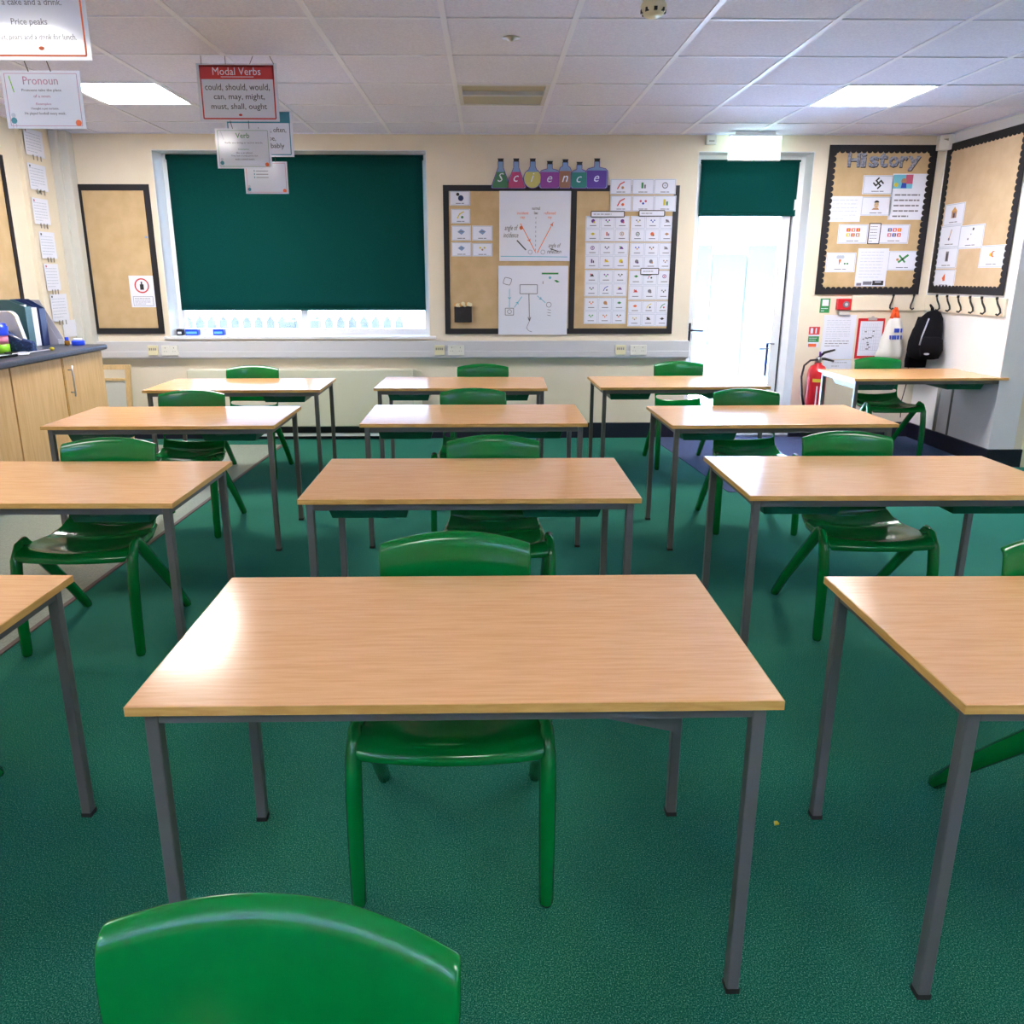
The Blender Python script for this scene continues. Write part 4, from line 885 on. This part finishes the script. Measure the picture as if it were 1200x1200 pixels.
def d_plane(m, fr, cu, cv, r, d):
    m.line(fr, [(cu-r*1.0, cv-r*.7), (cu+r*1.1, cv+r*.9)], r*.45, d, 'igreen'); m.line(fr, [(cu-r*.9, cv+r*.8), (cu+r*.5, cv-r*.7)], r*.35, d+.0006, 'igreen'); m.disc(fr, cu-r*1.2, cv-r*.1, r*.3, d, d+.0006, 'ibrown', 8); m.disc(fr, cu-.1*r, cv, r*.25, d+.0012, d+.0016, 'iblack', 8)
HG = 'cards on the History board'
vcard('History card with a black hooked cross symbol above a caption', FB, B(1011.7, 205.5, 1045, 227.7), None, 0, draw=d_cross, group=HG)
vcard('History card with a small drawn head and shoulders of a dark-haired man', FB, B(1009.5, 230.7, 1042.5, 253), None, 0, draw=d_head, group=HG)
vcard('History card with six orange and red emblems, beside the narrow framed strip', FB, B(982.5, 263, 1015, 285.7), None, 0, draw=d_flags(6), group=HG)
vcard('History card with six little red and blue flags', FB, B(1031, 263, 1063, 285.7), None, 0, draw=d_flags(4), group=HG)
vcard('History card with a grey storm cloud and orange lightning', FB, B(968.5, 296, 1000.5, 319), None, 0, draw=d_storm, group=HG)
vcard('History card with a green aeroplane', FB, B(1041, 294, 1073, 317), None, 0, draw=d_plane, group=HG)
b = B(1046, 203.7, 1080, 257.7); t, d = sheet('writing_sheet', 'tall sheet with a bright colour picture and grey writing on the History board', 'sheet', FB, b)
m = MB(); q = sub(b, .03, .02, .58, .32); m.fbox(FB, *q, d, d+.0004, 'icyan'); m.fbox(FB, *sub(b, .38, .02, .58, .22), d+.0004, d+.0008, 'ipink'); m.disc(FB, *P(b, .12, .24), .018, d+.0008, d+.0012, 'iyellow', 10); m.disc(FB, *P(b, .33, .16), .024, d+.0008, d+.0012, 'ibrown', 10); m.prism(FB, [P(b, .28, .2), P(b, .4, .2), P(b, .42, .31), P(b, .26, .31)], d+.0012, d+.0016, 'iblue'); m.build('colour_picture', t)
m = MB(); m.scribble(FB, *sub(b, .12, .40, .92, .98), d, 'igrey', 5, .012); m.build('written_text', t)
b = B(973.5, 230, 1006.5, 260); t, d = sheet('writing_sheet', 'wide sheet of faint lined writing beside the portrait card', 'sheet', FB, b)
m = MB(); m.scribble(FB, *sub(b, .06, .08, .95, .96), d, 'ilgrey', 6, .004); m.build('written_text', t)
b = B(1018.5, 262, 1029, 285.7); t, d = sheet('label_strip', 'narrow upright card with a thick black frame between the emblem and flag cards', 'label', FB, b)
m = MB(); frame_lines(m, FB, b, .008, d, 'iblack'); m.build('frame', t); m = MB(); m.scribble(FB, *sub(b, .12, .08, .8, .95), d, 'igrey', 6, .005); m.build('printed_text', t)
b = B(1005, 291, 1035.5, 335.5); t, d = sheet('writing_sheet', 'upright sheet of faint writing with a dark photo strip at its foot', 'sheet', FB, b, .0165)
m = MB(); m.scribble(FB, *sub(b, .1, .06, .92, .80), d, 'ilgrey', 9, .004); m.build('written_text', t)
m = MB(); m.fbox(FB, *sub(b, .58, .85, .94, .97), d, d+.0006, 'iblack'); m.fbox(FB, *sub(b, .06, .91, .22, .98), d, d+.0006, 'igrey'); m.fbox(FB, *sub(b, .27, .87, .56, .96), d, d+.0006, 'igrey'); m.fbox(FB, *sub(b, .66, .87, .86, .90), d+.0006, d+.001, 'ilgrey'); m.build('photo_strip', t)
# side wall cards
FR = frXr(XR); SG = 'cards on the side wall board'
def d_house(m, fr, cu, cv, r, d): m.fbox(fr, cu-r*.8, cv-r, cu+r*.8, cv+r*.2, d, d+.0005, 'ibrown'); m.prism(fr, [(cu-r, cv+r*.2), (cu+r, cv+r*.2), (cu, cv+r*1.1)], d, d+.0005, 'edge'); m.fbox(fr, cu-r*.25, cv-r, cu+r*.25, cv-r*.1, d+.0005, d+.0009, 'navyp')
def d_brush(m, fr, cu, cv, r, d): m.line(fr, [(cu+r*.4, cv+r), (cu-r*.1, cv-r*.6)], .008, d, 'ibrown'); m.disc(fr, cu-r*.2, cv-r*.8, r*.3, d, d+.0005, 'igrey', 8)
def d_tower(m, fr, cu, cv, r, d): m.fbox(fr, cu-r*.5, cv-r, cu+r*.5, cv+r, d, d+.0005, 'igrey'); m.fbox(fr, cu-r*.2, cv-r*.8, cu+r*.2, cv+r*.6, d+.0005, d+.0009, 'iblack')
def d_fox(m, fr, cu, cv, r, d): m.prism(fr, [(cu-r*.9, cv-r*.2), (cu+r*.1, cv+r*.9), (cu+r*.3, cv-r*.8), (cu-r*.4, cv-r*.9)], d, d+.0005, 'iorange')
vcard('side wall card with a brown house, topmost of the column', FR, Rr(1110, 240, 1129.6, 263), None, 0, draw=d_house, group=SG)
vcard('side wall card with a thin upright brush shape, second of the column', FR, Rr(1104.5, 265.5, 1125, 289.5), None, 0, draw=d_brush, group=SG)
vcard('side wall card with a dark grey tower block, third of the column', FR, Rr(1100.8, 291, 1121.5, 314.5), None, 0, draw=d_tower, group=SG)
vcard('side wall card with an orange wedge shape, lowest of the column', FR, Rr(1097.5, 316, 1118.7, 337.5), None, 0, draw=d_fox, group=SG)
vcard('side wall card with scattered tiny dark figures beside the column', FR, Rr(1127.5, 264.7, 1152, 290.7), None, 0, draw=d_spots((.4, 1, .25, 'iblack'), (-.1, .1, .12, 'igrey'), (-.8, -.7, .2, 'igrey')), group=SG)
vcard('side wall card with a yellow and orange crescent, alone near the outer border', FR, Rr(1151.5, 288, 1177, 313.5), None, 0, draw=d_spots((-.5, 0, .35, 'iyellow'), (.3, .1, .6, 'iorange'), (.6, .1, .45, 'paper')), group=SG)

# ------------------------------------------------------------------ coat rails with hooks
def hook(m, p, side):
    p = Vector(p)
    off = [(0, 0, 0), (-.006, -.025, -.03), (-.008, -.065, -.07), (-.012, -.080, -.095), (-.028, -.078, -.112), (-.042, -.072, -.104)] if side else [(0, 0, 0), (-.014, -.012, -.04), (-.030, -.02, -.075), (-.036, -.03, -.10), (-.030, -.048, -.112), (-.018, -.055, -.10)]
    m.tube([p+Vector(o) for o in off], .0075, 'black', 8); m.tube([p+Vector((0, 0, .02)), p], .010, 'black', 8)
t = thing('coat_rail', 'cream coat rail with two black hooks under the History board', 'rail', (3.5, YB, 1.2))
m = MB(); m.box(3.235, XR-.001, YB-.018, YB-.001, 1.15, 1.285, 'wall'); m.build('rail_board', t, bevel=.003)
HB = [onY(1047, 345, YB-.02), onY(1071, 345, YB-.02)]
for p in HB: m = MB(); hook(m, (p.x, YB-.026, 1.275), False); m.build('hook', t)
t = thing('coat_rail', 'cream coat rail with six black hooks on the side wall', 'rail', (XR, 6.2, 1.2))
m = MB(); m.box(XR-.018, XR-.001, 5.69, YB-.02, 1.15, 1.285, 'wall'); m.build('rail_board', t, bevel=.003)
for px in (1099, 1111, 1124, 1138, 1152, 1170):
    p = onX(px, 346, XR-.02); m = MB(); hook(m, (XR-.026, p.y, 1.275), True); m.build('hook', t)

# carrier bag
def loft(m, rings, key, seg=20, smooth=True):
    vs = []; fs = []
    for (cx_, cy_, z, rx, ry, e) in rings:
        for k in range(seg):
            a = 2*math.pi*k/seg; ca, sa = math.cos(a), math.sin(a)
            vs.append((cx_+rx*math.copysign(abs(ca)**e, ca), cy_+ry*math.copysign(abs(sa)**e, sa), z))
    n = len(rings)
    for i in range(n-1):
        for k in range(seg): k2 = (k+1) % seg; fs.append((i*seg+k, (i+1)*seg+k, (i+1)*seg+k2, i*seg+k2))
    fs.append(tuple(range(seg))); fs.append(tuple(range(n*seg-1, (n-1)*seg-1, -1)))
    m.add(vs, fs, key, smooth)
bx_, by_ = HB[0].x-.01, YB-.11
t = thing('carrier_bag', 'white plastic carrier bag with orange handles and blue print hanging from a hook', 'bag', (bx_, by_, 1.16))
m = MB(); loft(m, [(bx_+.012, by_, 1.09, .040, .02, 1), (bx_+.01, by_, 1.06, .066, .03, 1), (bx_+.005, by_, .98, .084, .042, .9), (bx_, by_, .90, .088, .05, .8), (bx_-.005, by_, .82, .112, .055, .8), (bx_-.008, by_, .76, .125, .056, .8), (bx_-.008, by_, .735, .105, .045, .8)], 'bagw', 28)
for i, v in enumerate(m.v):
    if v.z < 1.07: v.y += .012*math.sin(v.x*70+v.z*9); v.x += .006*math.sin(v.z*40)
m.build('body', t)
m = MB()
for s in (-.028, .028): m.tube([(bx_+s, by_-.01, 1.085), (bx_+s*.6, by_+.0, 1.14), (bx_+.004, by_+.005, 1.178), (bx_+s*.2+.01, by_+.012, 1.14), (bx_+s*.8, by_+.02, 1.085)], [(.016, .004)]*5, 'orange', 8)
m.build('handle', t)
m = MB(); fy_ = frY(by_-.068)
for (u, v, w_, h_) in ((bx_-.005, .985, .012, .035), (bx_+.018, .985, .02, .035), (bx_+.045, .985, .012, .035), (bx_-.045, .925, .014, .035), (bx_-.022, .925, .018, .035), (bx_+.002, .925, .012, .035), (bx_+.025, .925, .016, .035), (bx_+.048, .925, .014, .035)): m.fbox(fy_, u-w_/2, v-h_/2, u+w_/2, v+h_/2, -.028, -.012, 'iblue')
m.build('blue_print', t)
# backpack
kx, ky = 3.765, 6.47
t = thing('backpack', 'black backpack with a pale reflective strip hanging in the corner', 'bag', (kx, ky, 1.2))
m = MB(); loft(m, [(kx+.05, ky, 1.165, .02, .03, 1), (kx+.045, ky, 1.15, .05, .05, .9), (kx+.03, ky, 1.10, .080, .085, .8), (kx+.01, ky, 1.00, .104, .11, .75), (kx, ky, .90, .114, .125, .7), (kx, ky, .82, .115, .13, .7), (kx+.005, ky, .765, .105, .12, .75), (kx+.01, ky, .755, .08, .08, .8)], 'cord', 32); m.build('body', t)
m = MB(); loft(m, [(kx-.01, ky-.112, .95, .06, .012, .8), (kx-.01, ky-.125, .93, .085, .03, .7), (kx-.01, ky-.13, .84, .095, .035, .7), (kx-.01, ky-.12, .785, .08, .03, .7)], 'cord', 24); m.build('pocket', t)
m = MB(); m.tube([(kx-.035, ky-.075, 1.10), (kx-.062, ky-.090, 1.03), (kx-.086, ky-.095, .95), (kx-.096, ky-.095, .88)], .006, 'greyp', 8); m.build('reflective_strip', t)
m = MB(); m.disc(frY(ky-.158), kx-.06, .81, .022, -.012, 0, 'greyp', 12, ry=.009); m.build('badge', t)
m = MB(); m.tube([(kx+.04, ky, 1.15), (kx+.06, ky+.05, 1.18), (kx+.075, ky+.12, 1.205), (kx+.08, ky+.10, 1.17), (kx+.05, ky+.04, 1.14)], .009, 'cord', 8); m.build('strap', t)
m = MB(); loft(m, [(kx+.06, ky+.185, 1.10, .04, .03, 1), (kx+.06, ky+.185, .9, .085, .045, .8), (kx+.05, ky+.185, .72, .095, .045, .8), (kx+.05, ky+.185, .66, .09, .045, .8)], 'cord', 20)
tag(m.build('cloth_bag'), 'plain black cloth bag hanging behind the backpack', 'bag')
m = MB(); m.tube([(kx+.0, ky+.20, .655), (kx+.01, ky+.20, .55), (kx-.02, ky+.20, .35), (kx-.01, ky+.20, .2)], .004, 'cord', 6); tag(m.build('drawstring'), 'thin black cord dangling below the bags in the corner', 'cord')
m = MB(); m.tube([(XR-.03, 6.33, .145), (XR-.03, 6.33, .62)], .014, 'sgrey', 10); tag(m.build('wall_pipe'), 'thin grey upright pipe on the side wall under the corner table', 'pipe')

# notices, signs, call point, clipboard
b = B(966, 369, 998, 421); t, d = sheet('notice', 'tall white typed notice on the wall above the corner table', 'notice', FB, b, .003)
m = MB(); m.scribble(FB, *sub(b, .1, .10, .92, .55), d, 'ilgrey', 9, .004); m.scribble(FB, *sub(b, .1, .56, .92, .72), d, 'igrey', 3, .005); m.build('printed_text', t)
b = B(965, 422, 996, 437); t, d = sheet('notice', 'lower white sheet half hidden behind the corner table', 'notice', FB, b, .001)
m = MB(); m.scribble(FB, *sub(b, .3, .05, .9, .6), d, 'igrey', 2, .004); m.build('printed_text', t)
b = B(1006, 373, 1031.5, 420); t = thing('clipboard', 'red clipboard holding a printed grid beside the carrier bag', 'clipboard', centre(FB, b, .002))
m = MB(); m.fbox(FB, *b, .002, .006, 'red'); m.build('board', t, bevel=.002)
q = sub(b, .09, .07, .93, .93); m = MB(); m.fbox(FB, *q, .0062, .0072, 'paper'); m.build('paper', t)
m = MB()
for k in range(8): m.line(FB, [P(q, .12+k*.09, .08), P(q, .12+k*.09, .85)], .002, .0074, 'ilgrey')
for k in range(9): m.line(FB, [P(q, .1, .08+k*.095), P(q, .9, .08+k*.095)], .002, .0080, 'ilgrey')
for k in range(14): x, y = random.random()*.5+.1, random.random()*.75+.08; m.fbox(FB, *sub(q, x, y, x+.09, y+.03), .0086, .0092, 'igrey')
m.build('printed_grid', t)
m = MB(); q = sub(b, .35, -.02, .68, .05); m.fbox(FB, *q, .0075, .014, 'chrome'); m.disc(FB, (q[0]+q[2])/2, q[3], .014, .0075, .012, 'chrome', 12); m.build('clip', t)
b = B(961.7, 349.7, 971.5, 366.6); t, d = sheet('safety_sign', 'small green assembly point sign under the History board', 'sign', FB, b, .001, 'igreen')
m = MB(); m.fbox(FB, *sub(b, .2, .08, .85, .52), d, d+.0006, 'paper'); m.scribble(FB, *sub(b, .15, .62, .9, .94), d, 'paper', 2, .006); m.build('printed_symbol', t)
b = B(980, 350, 994, 363); t = thing('fire_call_point', 'red square fire alarm call point with a grey button', 'alarm', centre(FB, b, .02))
m = MB(); m.fbox(FB, *b, .001, .05, 'red'); m.build('body', t, bevel=.004)
m = MB(); m.disc(FB, b[0]+(b[2]-b[0])*.6, (b[1]+b[3])/2, .028, .0505, .056, 'igrey', 16); m.disc(FB, b[0]+(b[2]-b[0])*.6, (b[1]+b[3])/2, .014, .056, .058, 'ilgrey', 12); m.build('button', t)
b = B(982.5, 364, 993.5, 368.5); m = MB(); m.fbox(FB, *b, .001, .03, 'swhite'); tag(m.build('junction_box'), 'small white box directly under the fire alarm call point', 'box')
b = B(948.3, 383, 958.5, 407); t, d = sheet('extinguisher_sign', 'small red and green instruction sign above the fire extinguisher', 'sign', FB, b, .001)
m = MB(); m.fbox(FB, *sub(b, 0, 0, 1, .38), d, d+.0005, 'ired'); m.fbox(FB, *sub(b, .15, .06, .38, .32), d+.0005, d+.0009, 'paper'); m.fbox(FB, *sub(b, .60, .06, .72, .32), d+.0005, d+.0009, 'paper'); m.build('red_panel', t)
m = MB(); m.fbox(FB, *sub(b, 0, .46, 1, .74), d, d+.0005, 'igreen'); m.scribble(FB, *sub(b, .1, .5, .9, .7), d+.0005, 'paper', 2, .004); m.build('green_panel', t)
m = MB(); m.fbox(FB, *sub(b, .05, .82, .8, .98), d, d+.0005, 'iorange'); m.build('orange_panel', t)
# extinguisher
ex, ey = 2.945, 6.66
t = thing('fire_extinguisher', 'red fire extinguisher with black hose on the wall beside the glazed door', 'extinguisher', (ex, ey, .18))
m = MB(); m.lathe(ex, ey, [(.07, .18), (.082, .19), (.082, .60), (.078, .635), (.06, .668), (.03, .685), (.03, .70)], 'red', 28); m.build('cylinder', t)
m = MB(); m.lathe(ex, ey, [(.022, .70), (.026, .705), (.026, .74), (.016, .75)], 'chrome', 16); m.build('valve', t)
m = MB(); m.tube([(ex, ey, .745), (ex+.04, ey-.01, .79), (ex+.13, ey-.02, .815)], [(.010, .006), (.012, .005), (.008, .004)], 'black', 8); m.tube([(ex, ey, .735), (ex+.05, ey-.01, .735), (ex+.13, ey-.02, .715)], [(.010, .006), (.012, .005), (.008, .004)], 'black', 8); m.build('handle', t)
m = MB(); m.tube([(ex-.02, ey-.03, .73), (ex-.09, ey-.04, .725), (ex-.14, ey-.04, .68), (ex-.155, ey-.04, .58), (ex-.14, ey-.05, .42), (ex-.11, ey-.06, .30)], [.009]*5+[.012], 'black', 10); m.build('hose', t)
m = MB(); m.tube([(ex+.0, ey-.028, .76), (ex-.005, ey-.03, .80)], .010, 'ipurple', 8); m.build('safety_pin', t)
m = MB()
for (z0_, z1_, key, a0, a1) in ((.535, .565, 'iyellow', 3.9, 5.4), (.30, .50, 'paper', 4.35, 4.5), (.30, .50, 'paper', 4.75, 4.85), (.26, .46, 'paper', 5.1, 5.2)):
    n = 8; vs = []; fs = []
    for k in range(n+1): a = a0+(a1-a0)*k/n; vs += [(ex+.0828*math.cos(a), ey+.0828*math.sin(a), z) for z in (z0_, z1_)]
    for k in range(n): fs.append((2*k, 2*k+2, 2*k+3, 2*k+1))
    m.add(vs, fs, key)
m.build('printed_label', t)
m = MB(); m.box(ex-.03, ex+.03, ey+.07, YB-.001, .50, .54, 'chrome'); m.box(ex-.03, ex+.03, ey+.07, YB-.001, .17, .20, 'chrome'); m.build('bracket', t)

# exit sign, white boxes on the wall
b = B(856, 158, 914.5, 187, 6.62); f_ = frY(6.62); t = thing('exit_sign', 'brightly lit blank-looking exit sign box above the glazed door', 'sign', centre(f_, b, -.02))
b = (b[0], b[1], b[2], 2.565)
m = MB(); m.fbox(f_, b[0], b[3]-.001, b[2], b[3]+.012, -.05, .005, 'white'); m.fbox(f_, b[0], b[1]-.008, b[2], b[1], -.04, .0, 'swhite'); m.fbox(f_, b[0]+.05, b[3]+.012, b[2]-.05, ZC-.006, -.04, -.01, 'white'); m.build('housing', t)
m = MB(); m.fbox(f_, b[0]+.003, b[1]+.001, b[2]-.003, b[3]-.002, -.035, -.005, 'exit'); m.build('lit_panel', t)
m = MB(); p = f_.p((b[0]+b[2])/2, b[1]-.011, 0); m.box(p.x-.006, p.x+.006, 6.63, 6.642, p.z-.002, p.z+.003, 'igreen'); m.build('indicator_lamp', t)
b = B(827, 157.5, 838, 170); t = thing('alarm_box', 'small white box high on the wall beside the exit sign', 'box', centre(FB, b, .02))
m = MB(); m.fbox(FB, *(b[0], b[1], b[2], 2.595), .001, .045, 'swhite'); m.build('body', t, bevel=.004)
m = MB(); m.fbox(FB, b[0]+.02, b[1]+.02, b[2]-.02, b[1]+.03, .045, .047, 'sgrey'); m.build('vent', t)
t = thing('motion_sensor', 'white motion sensor in the ceiling corner above the boards', 'sensor', (3.85, 6.72, 2.5))
m = MB(); m.add([(3.80, 6.779, 2.475), (3.80, 6.74, 2.475), (3.86, 6.68, 2.475), (3.899, 6.68, 2.475), (3.899, 6.779, 2.475), (3.80, 6.779, 2.592), (3.80, 6.72, 2.592), (3.85, 6.67, 2.592), (3.899, 6.67, 2.592), (3.899, 6.779, 2.592)], [(4, 3, 2, 1, 0), (5, 6, 7, 8, 9), (0, 1, 6, 5), (1, 2, 7, 6), (2, 3, 8, 7), (3, 4, 9, 8), (4, 0, 5, 9)], 'swhite'); m.build('body', t, bevel=.004)
m = MB(); m.add([(3.812, 6.724, 2.52), (3.852, 6.682, 2.52), (3.848, 6.676, 2.56), (3.808, 6.718, 2.56)], [(0, 1, 2, 3)], 'sgrey'); m.build('lens', t)

# ------------------------------------------------------------------ paper chain on the pilaster
FL = frXl(XL+.036)
nms = ['topmost', 'second from the top', 'third from the top', 'fourth from the top', 'fifth from the top', 'sixth, near the magazine files', 'lowest, just above the worktop']
for k, b4 in enumerate([(24, 148, 51, 187), (29.5, 190, 55, 226), (34.5, 231, 58, 265), (43, 271, 65.5, 304), (49, 309, 70, 341), (56, 345, 80, 376), (71, 376, 90, 394)]):
    b = Lf(*b4); b = (b[0], b[1]+.005, max(b[2], b[0]+.2), b[3]); t, d = sheet('hanging_sheet', 'white written sheet of the wall paper chain, '+nms[k], 'sheet', FL, b, .012, group='paper chain')
    if k < 6:
        m = MB(); m.scribble(FL, *sub(b, .08, .12, .95, .9), d, 'ilgrey', 7, .005); m.disc(FL, b[0]+.03, b[3]-.02, .009, d, d+.001, 'iblack' if k % 2 else 'ipink', 8); m.build('written_text', t)
        m = MB()
        for q in (.35, .55, .75): u = b[0]+(b[2]-b[0])*q; m.fbox(FL, u-.006, b[1]-.03, u+.006, b[1]+.008, .0135, .0155, 'sgrey')
        m.build('ring_tag', t)

# ------------------------------------------------------------------ hanging teaching signs
def strings(t, pts):
    for a, b_ in pts: m = MB(); m.tube([a, b_], .0016, 'string', 6); m.build('string', t)
def hang(Y, b, label, strs, border, draw):
    f_ = frY(Y); t = thing('hanging_sign', label, 'sign', centre(f_, b)); m = MB(); m.fbox(f_, *b, 0, .0015, 'lam'); m.build('laminated_card', t)
    d = .0018
    if border: m = MB(); frame_lines(m, f_, sub(b, .045, .05, .955, .95), border[1], d, border[0]); m.build('printed_border', t)
    draw(t, f_, b, d); strings(t, strs); return t
ZT = ZC-.006
def dA(t, f_, b, d):
    m = MB(); m.text(f_, 'She had a cake and a drink.', *sub(b, .08, .34, .80, .41), d, 'igrey'); m.text(f_, 'Price peaks', *sub(b, .36, .55, .66, .64), d, 'igrey'); m.text(f_, 'He has fruit, pears and a drink for lunch.', *sub(b, .06, .715, .89, .80), d, 'igrey'); m.build('lettering', t)
    m = MB(); m.disc(f_, *P(b, .585, .86 if False else .87), .011, d, d+.0005, 'iorange', 8, ry=.007); m.build('logo', t)
b = (-1.845, 2.203, -1.421, 2.503)
hang(3.0, b, 'large orange-bordered laminated sign, the biggest hanging over the cabinet side', [((-1.75, 2.998, 2.50), (-1.75, 2.998, ZT)), ((-1.50, 2.998, 2.50), (-1.50, 2.998, ZT))], ('iorange', .006), dA)
def mini(m, f_, b, d):   # small figure and round mark in the lower corners
    u, v = P(b, .09, .86); m.disc(f_, u, v, .011, d, d+.0005, 'iteal', 10); m.disc(f_, u, v+.018, .008, d, d+.0005, 'ilgrey', 8)
    for s in (-.006, .006): m.fbox(f_, u+s-.0015, v-.024, u+s+.0015, v-.010, d, d+.0005, 'ilgrey')
    u, v = P(b, .91, .90); m.disc(f_, u, v, .011, d+.0006, d+.001, 'iorange', 10)
def dB(t, f_, b, d):
    m = MB(); m.text(f_, 'Pronoun', *sub(b, .27, .10, .71, .24), d, 'ifpink'); m.build('heading', t)
    m = MB(); m.text(f_, 'Pronouns take the place', *sub(b, .24, .31, .74, .37), d, 'igrey'); m.text(f_, 'of a noun.', *sub(b, .38, .41, .60, .46), d, 'ifpink'); m.text(f_, 'Examples', *sub(b, .40, .55, .59, .60), d, 'ifpink'); m.text(f_, 'I bought a pet tortoise.', *sub(b, .33, .63, .68, .68), d, 'igrey'); m.text(f_, 'He played football every week.', *sub(b, .24, .71, .76, .77), d, 'igrey'); m.build('lettering', t)
    m = MB(); m.line(f_, [P(b, .10, .09), P(b, .14, .37)], .003, d, 'lime'); mini(m, f_, b, d); m.build('printed_pictures', t)
b = (-1.757, 1.975, -1.472, 2.169)
hang(2.998, b, 'laminated sign headed Pronoun hanging over the cabinet side', [((-1.655, 2.996, 2.165), (-1.665, 2.996, 2.20)), ((-1.575, 2.996, 2.165), (-1.585, 2.996, 2.20))], ('ifpink', .0018), dB)
def dC(t, f_, b, d):
    m = MB(); m.fbox(f_, *sub(b, .035, .03, .965, .27), d, d+.0006, 'ired'); m.build('red_header', t)
    m = MB(); m.text(f_, 'Modal Verbs', *sub(b, .20, .07, .80, .20), d+.0008, 'paper'); m.fbox(f_, *sub(b, .30, .225, .71, .235), d+.0008, d+.0012, 'paper'); m.build('heading', t)
    m = MB(); m.text(f_, 'could, should, would,', *sub(b, .09, .345, .90, .475), d, 'iblack'); m.text(f_, 'can, may, might,', *sub(b, .19, .515, .83, .645), d, 'iblack'); m.text(f_, 'must, shall, ought', *sub(b, .15, .685, .85, .815), d, 'iblack'); m.build('lettering', t)
    m = MB(); m.disc(f_, *P(b, .51, .885), .010, d, d+.0005, 'ired', 8, ry=.006); m.build('logo', t)
b = (-1.572, 2.272, -1.140, 2.562)
hang(4.48, b, 'laminated sign with red header reading Modal Verbs', [((b[0]+.03+.13*k, 4.478, 2.558), (b[0]+.03+.13*k+(0, 0, .02, -.02)[k], 4.478, ZT)) for k in range(4)], ('ired', .007), dC)
def dD(t, f_, b, d):
    m = MB(); m.text(f_, 'Verb', *sub(b, .37, .11, .62, .24), d, 'igreen'); m.build('heading', t)
    m = MB(); m.text(f_, 'Verbs are doing or action words.', *sub(b, .16, .33, .86, .39), d, 'igrey'); m.text(f_, 'Examples', *sub(b, .40, .50, .60, .54), d, 'igreen'); m.text(f_, 'She is at school.', *sub(b, .36, .58, .66, .63), d, 'igrey'); m.text(f_, 'They had a lovely picnic last', *sub(b, .26, .66, .75, .71), d, 'igrey'); m.text(f_, 'week in central station.', *sub(b, .33, .74, .69, .79), d, 'igrey'); m.build('lettering', t)
    m = MB(); m.line(f_, [P(b, .10, .06), P(b, .15, .28)], .003, d, 'ilgrey'); mini(m, f_, b, d); m.build('printed_pictures', t)
b = (-1.499, 2.030, -1.197, 2.236)
hang(4.474, b, 'laminated sign headed Verb hanging below the Modal Verbs sign', [((-1.40, 4.472, 2.234), (-1.41, 4.472, 2.275)), ((-1.31, 4.472, 2.234), (-1.31, 4.472, 2.275))], ('igreen', .0018), dD)
def dE(t, f_, b, d):
    m = MB(); m.fbox(f_, *sub(b, .035, .03, .965, .27), d, d+.0006, 'iteal'); m.build('teal_header', t)
    m = MB(); m.text(f_, 'always, often,', *sub(b, .45, .36, .90, .50), d, 'iblack'); m.text(f_, 'maybe,', *sub(b, .50, .54, .74, .68), d, 'iblack'); m.text(f_, 'probably', *sub(b, .52, .70, .86, .84), d, 'iblack'); m.build('lettering', t)
b = (-1.640, 2.178, -1.218, 2.448)
hang(5.09, b, 'laminated sign with teal header partly hidden behind the Modal Verbs sign', [((-1.30, 5.088, 2.445), (-1.34, 5.088, ZT)), ((-1.55, 5.088, 2.445), (-1.55, 5.088, ZT))], ('iteal', .006), dE)
def dF(t, f_, b, d):
    m = MB()
    for k in range(3): m.fbox(f_, *sub(b, .22, .26+.10*k, .24, .31+.10*k), d, d+.0005, 'iteal'); m.fbox(f_, *sub(b, .27, .28+.10*k, .55, .30+.10*k), d, d+.0005, 'igrey')
    mini(m, f_, b, d); m.build('printed_pictures', t)
b = (-1.54, 1.958, -1.268, 2.150)
hang(5.088, b, 'smallest lowest laminated sign hanging in front of the green window blind', [((-1.46, 5.086, 2.148), (-1.46, 5.086, 2.18)), ((-1.34, 5.086, 2.148), (-1.34, 5.086, 2.18))], ('ipink', .0018), dF)
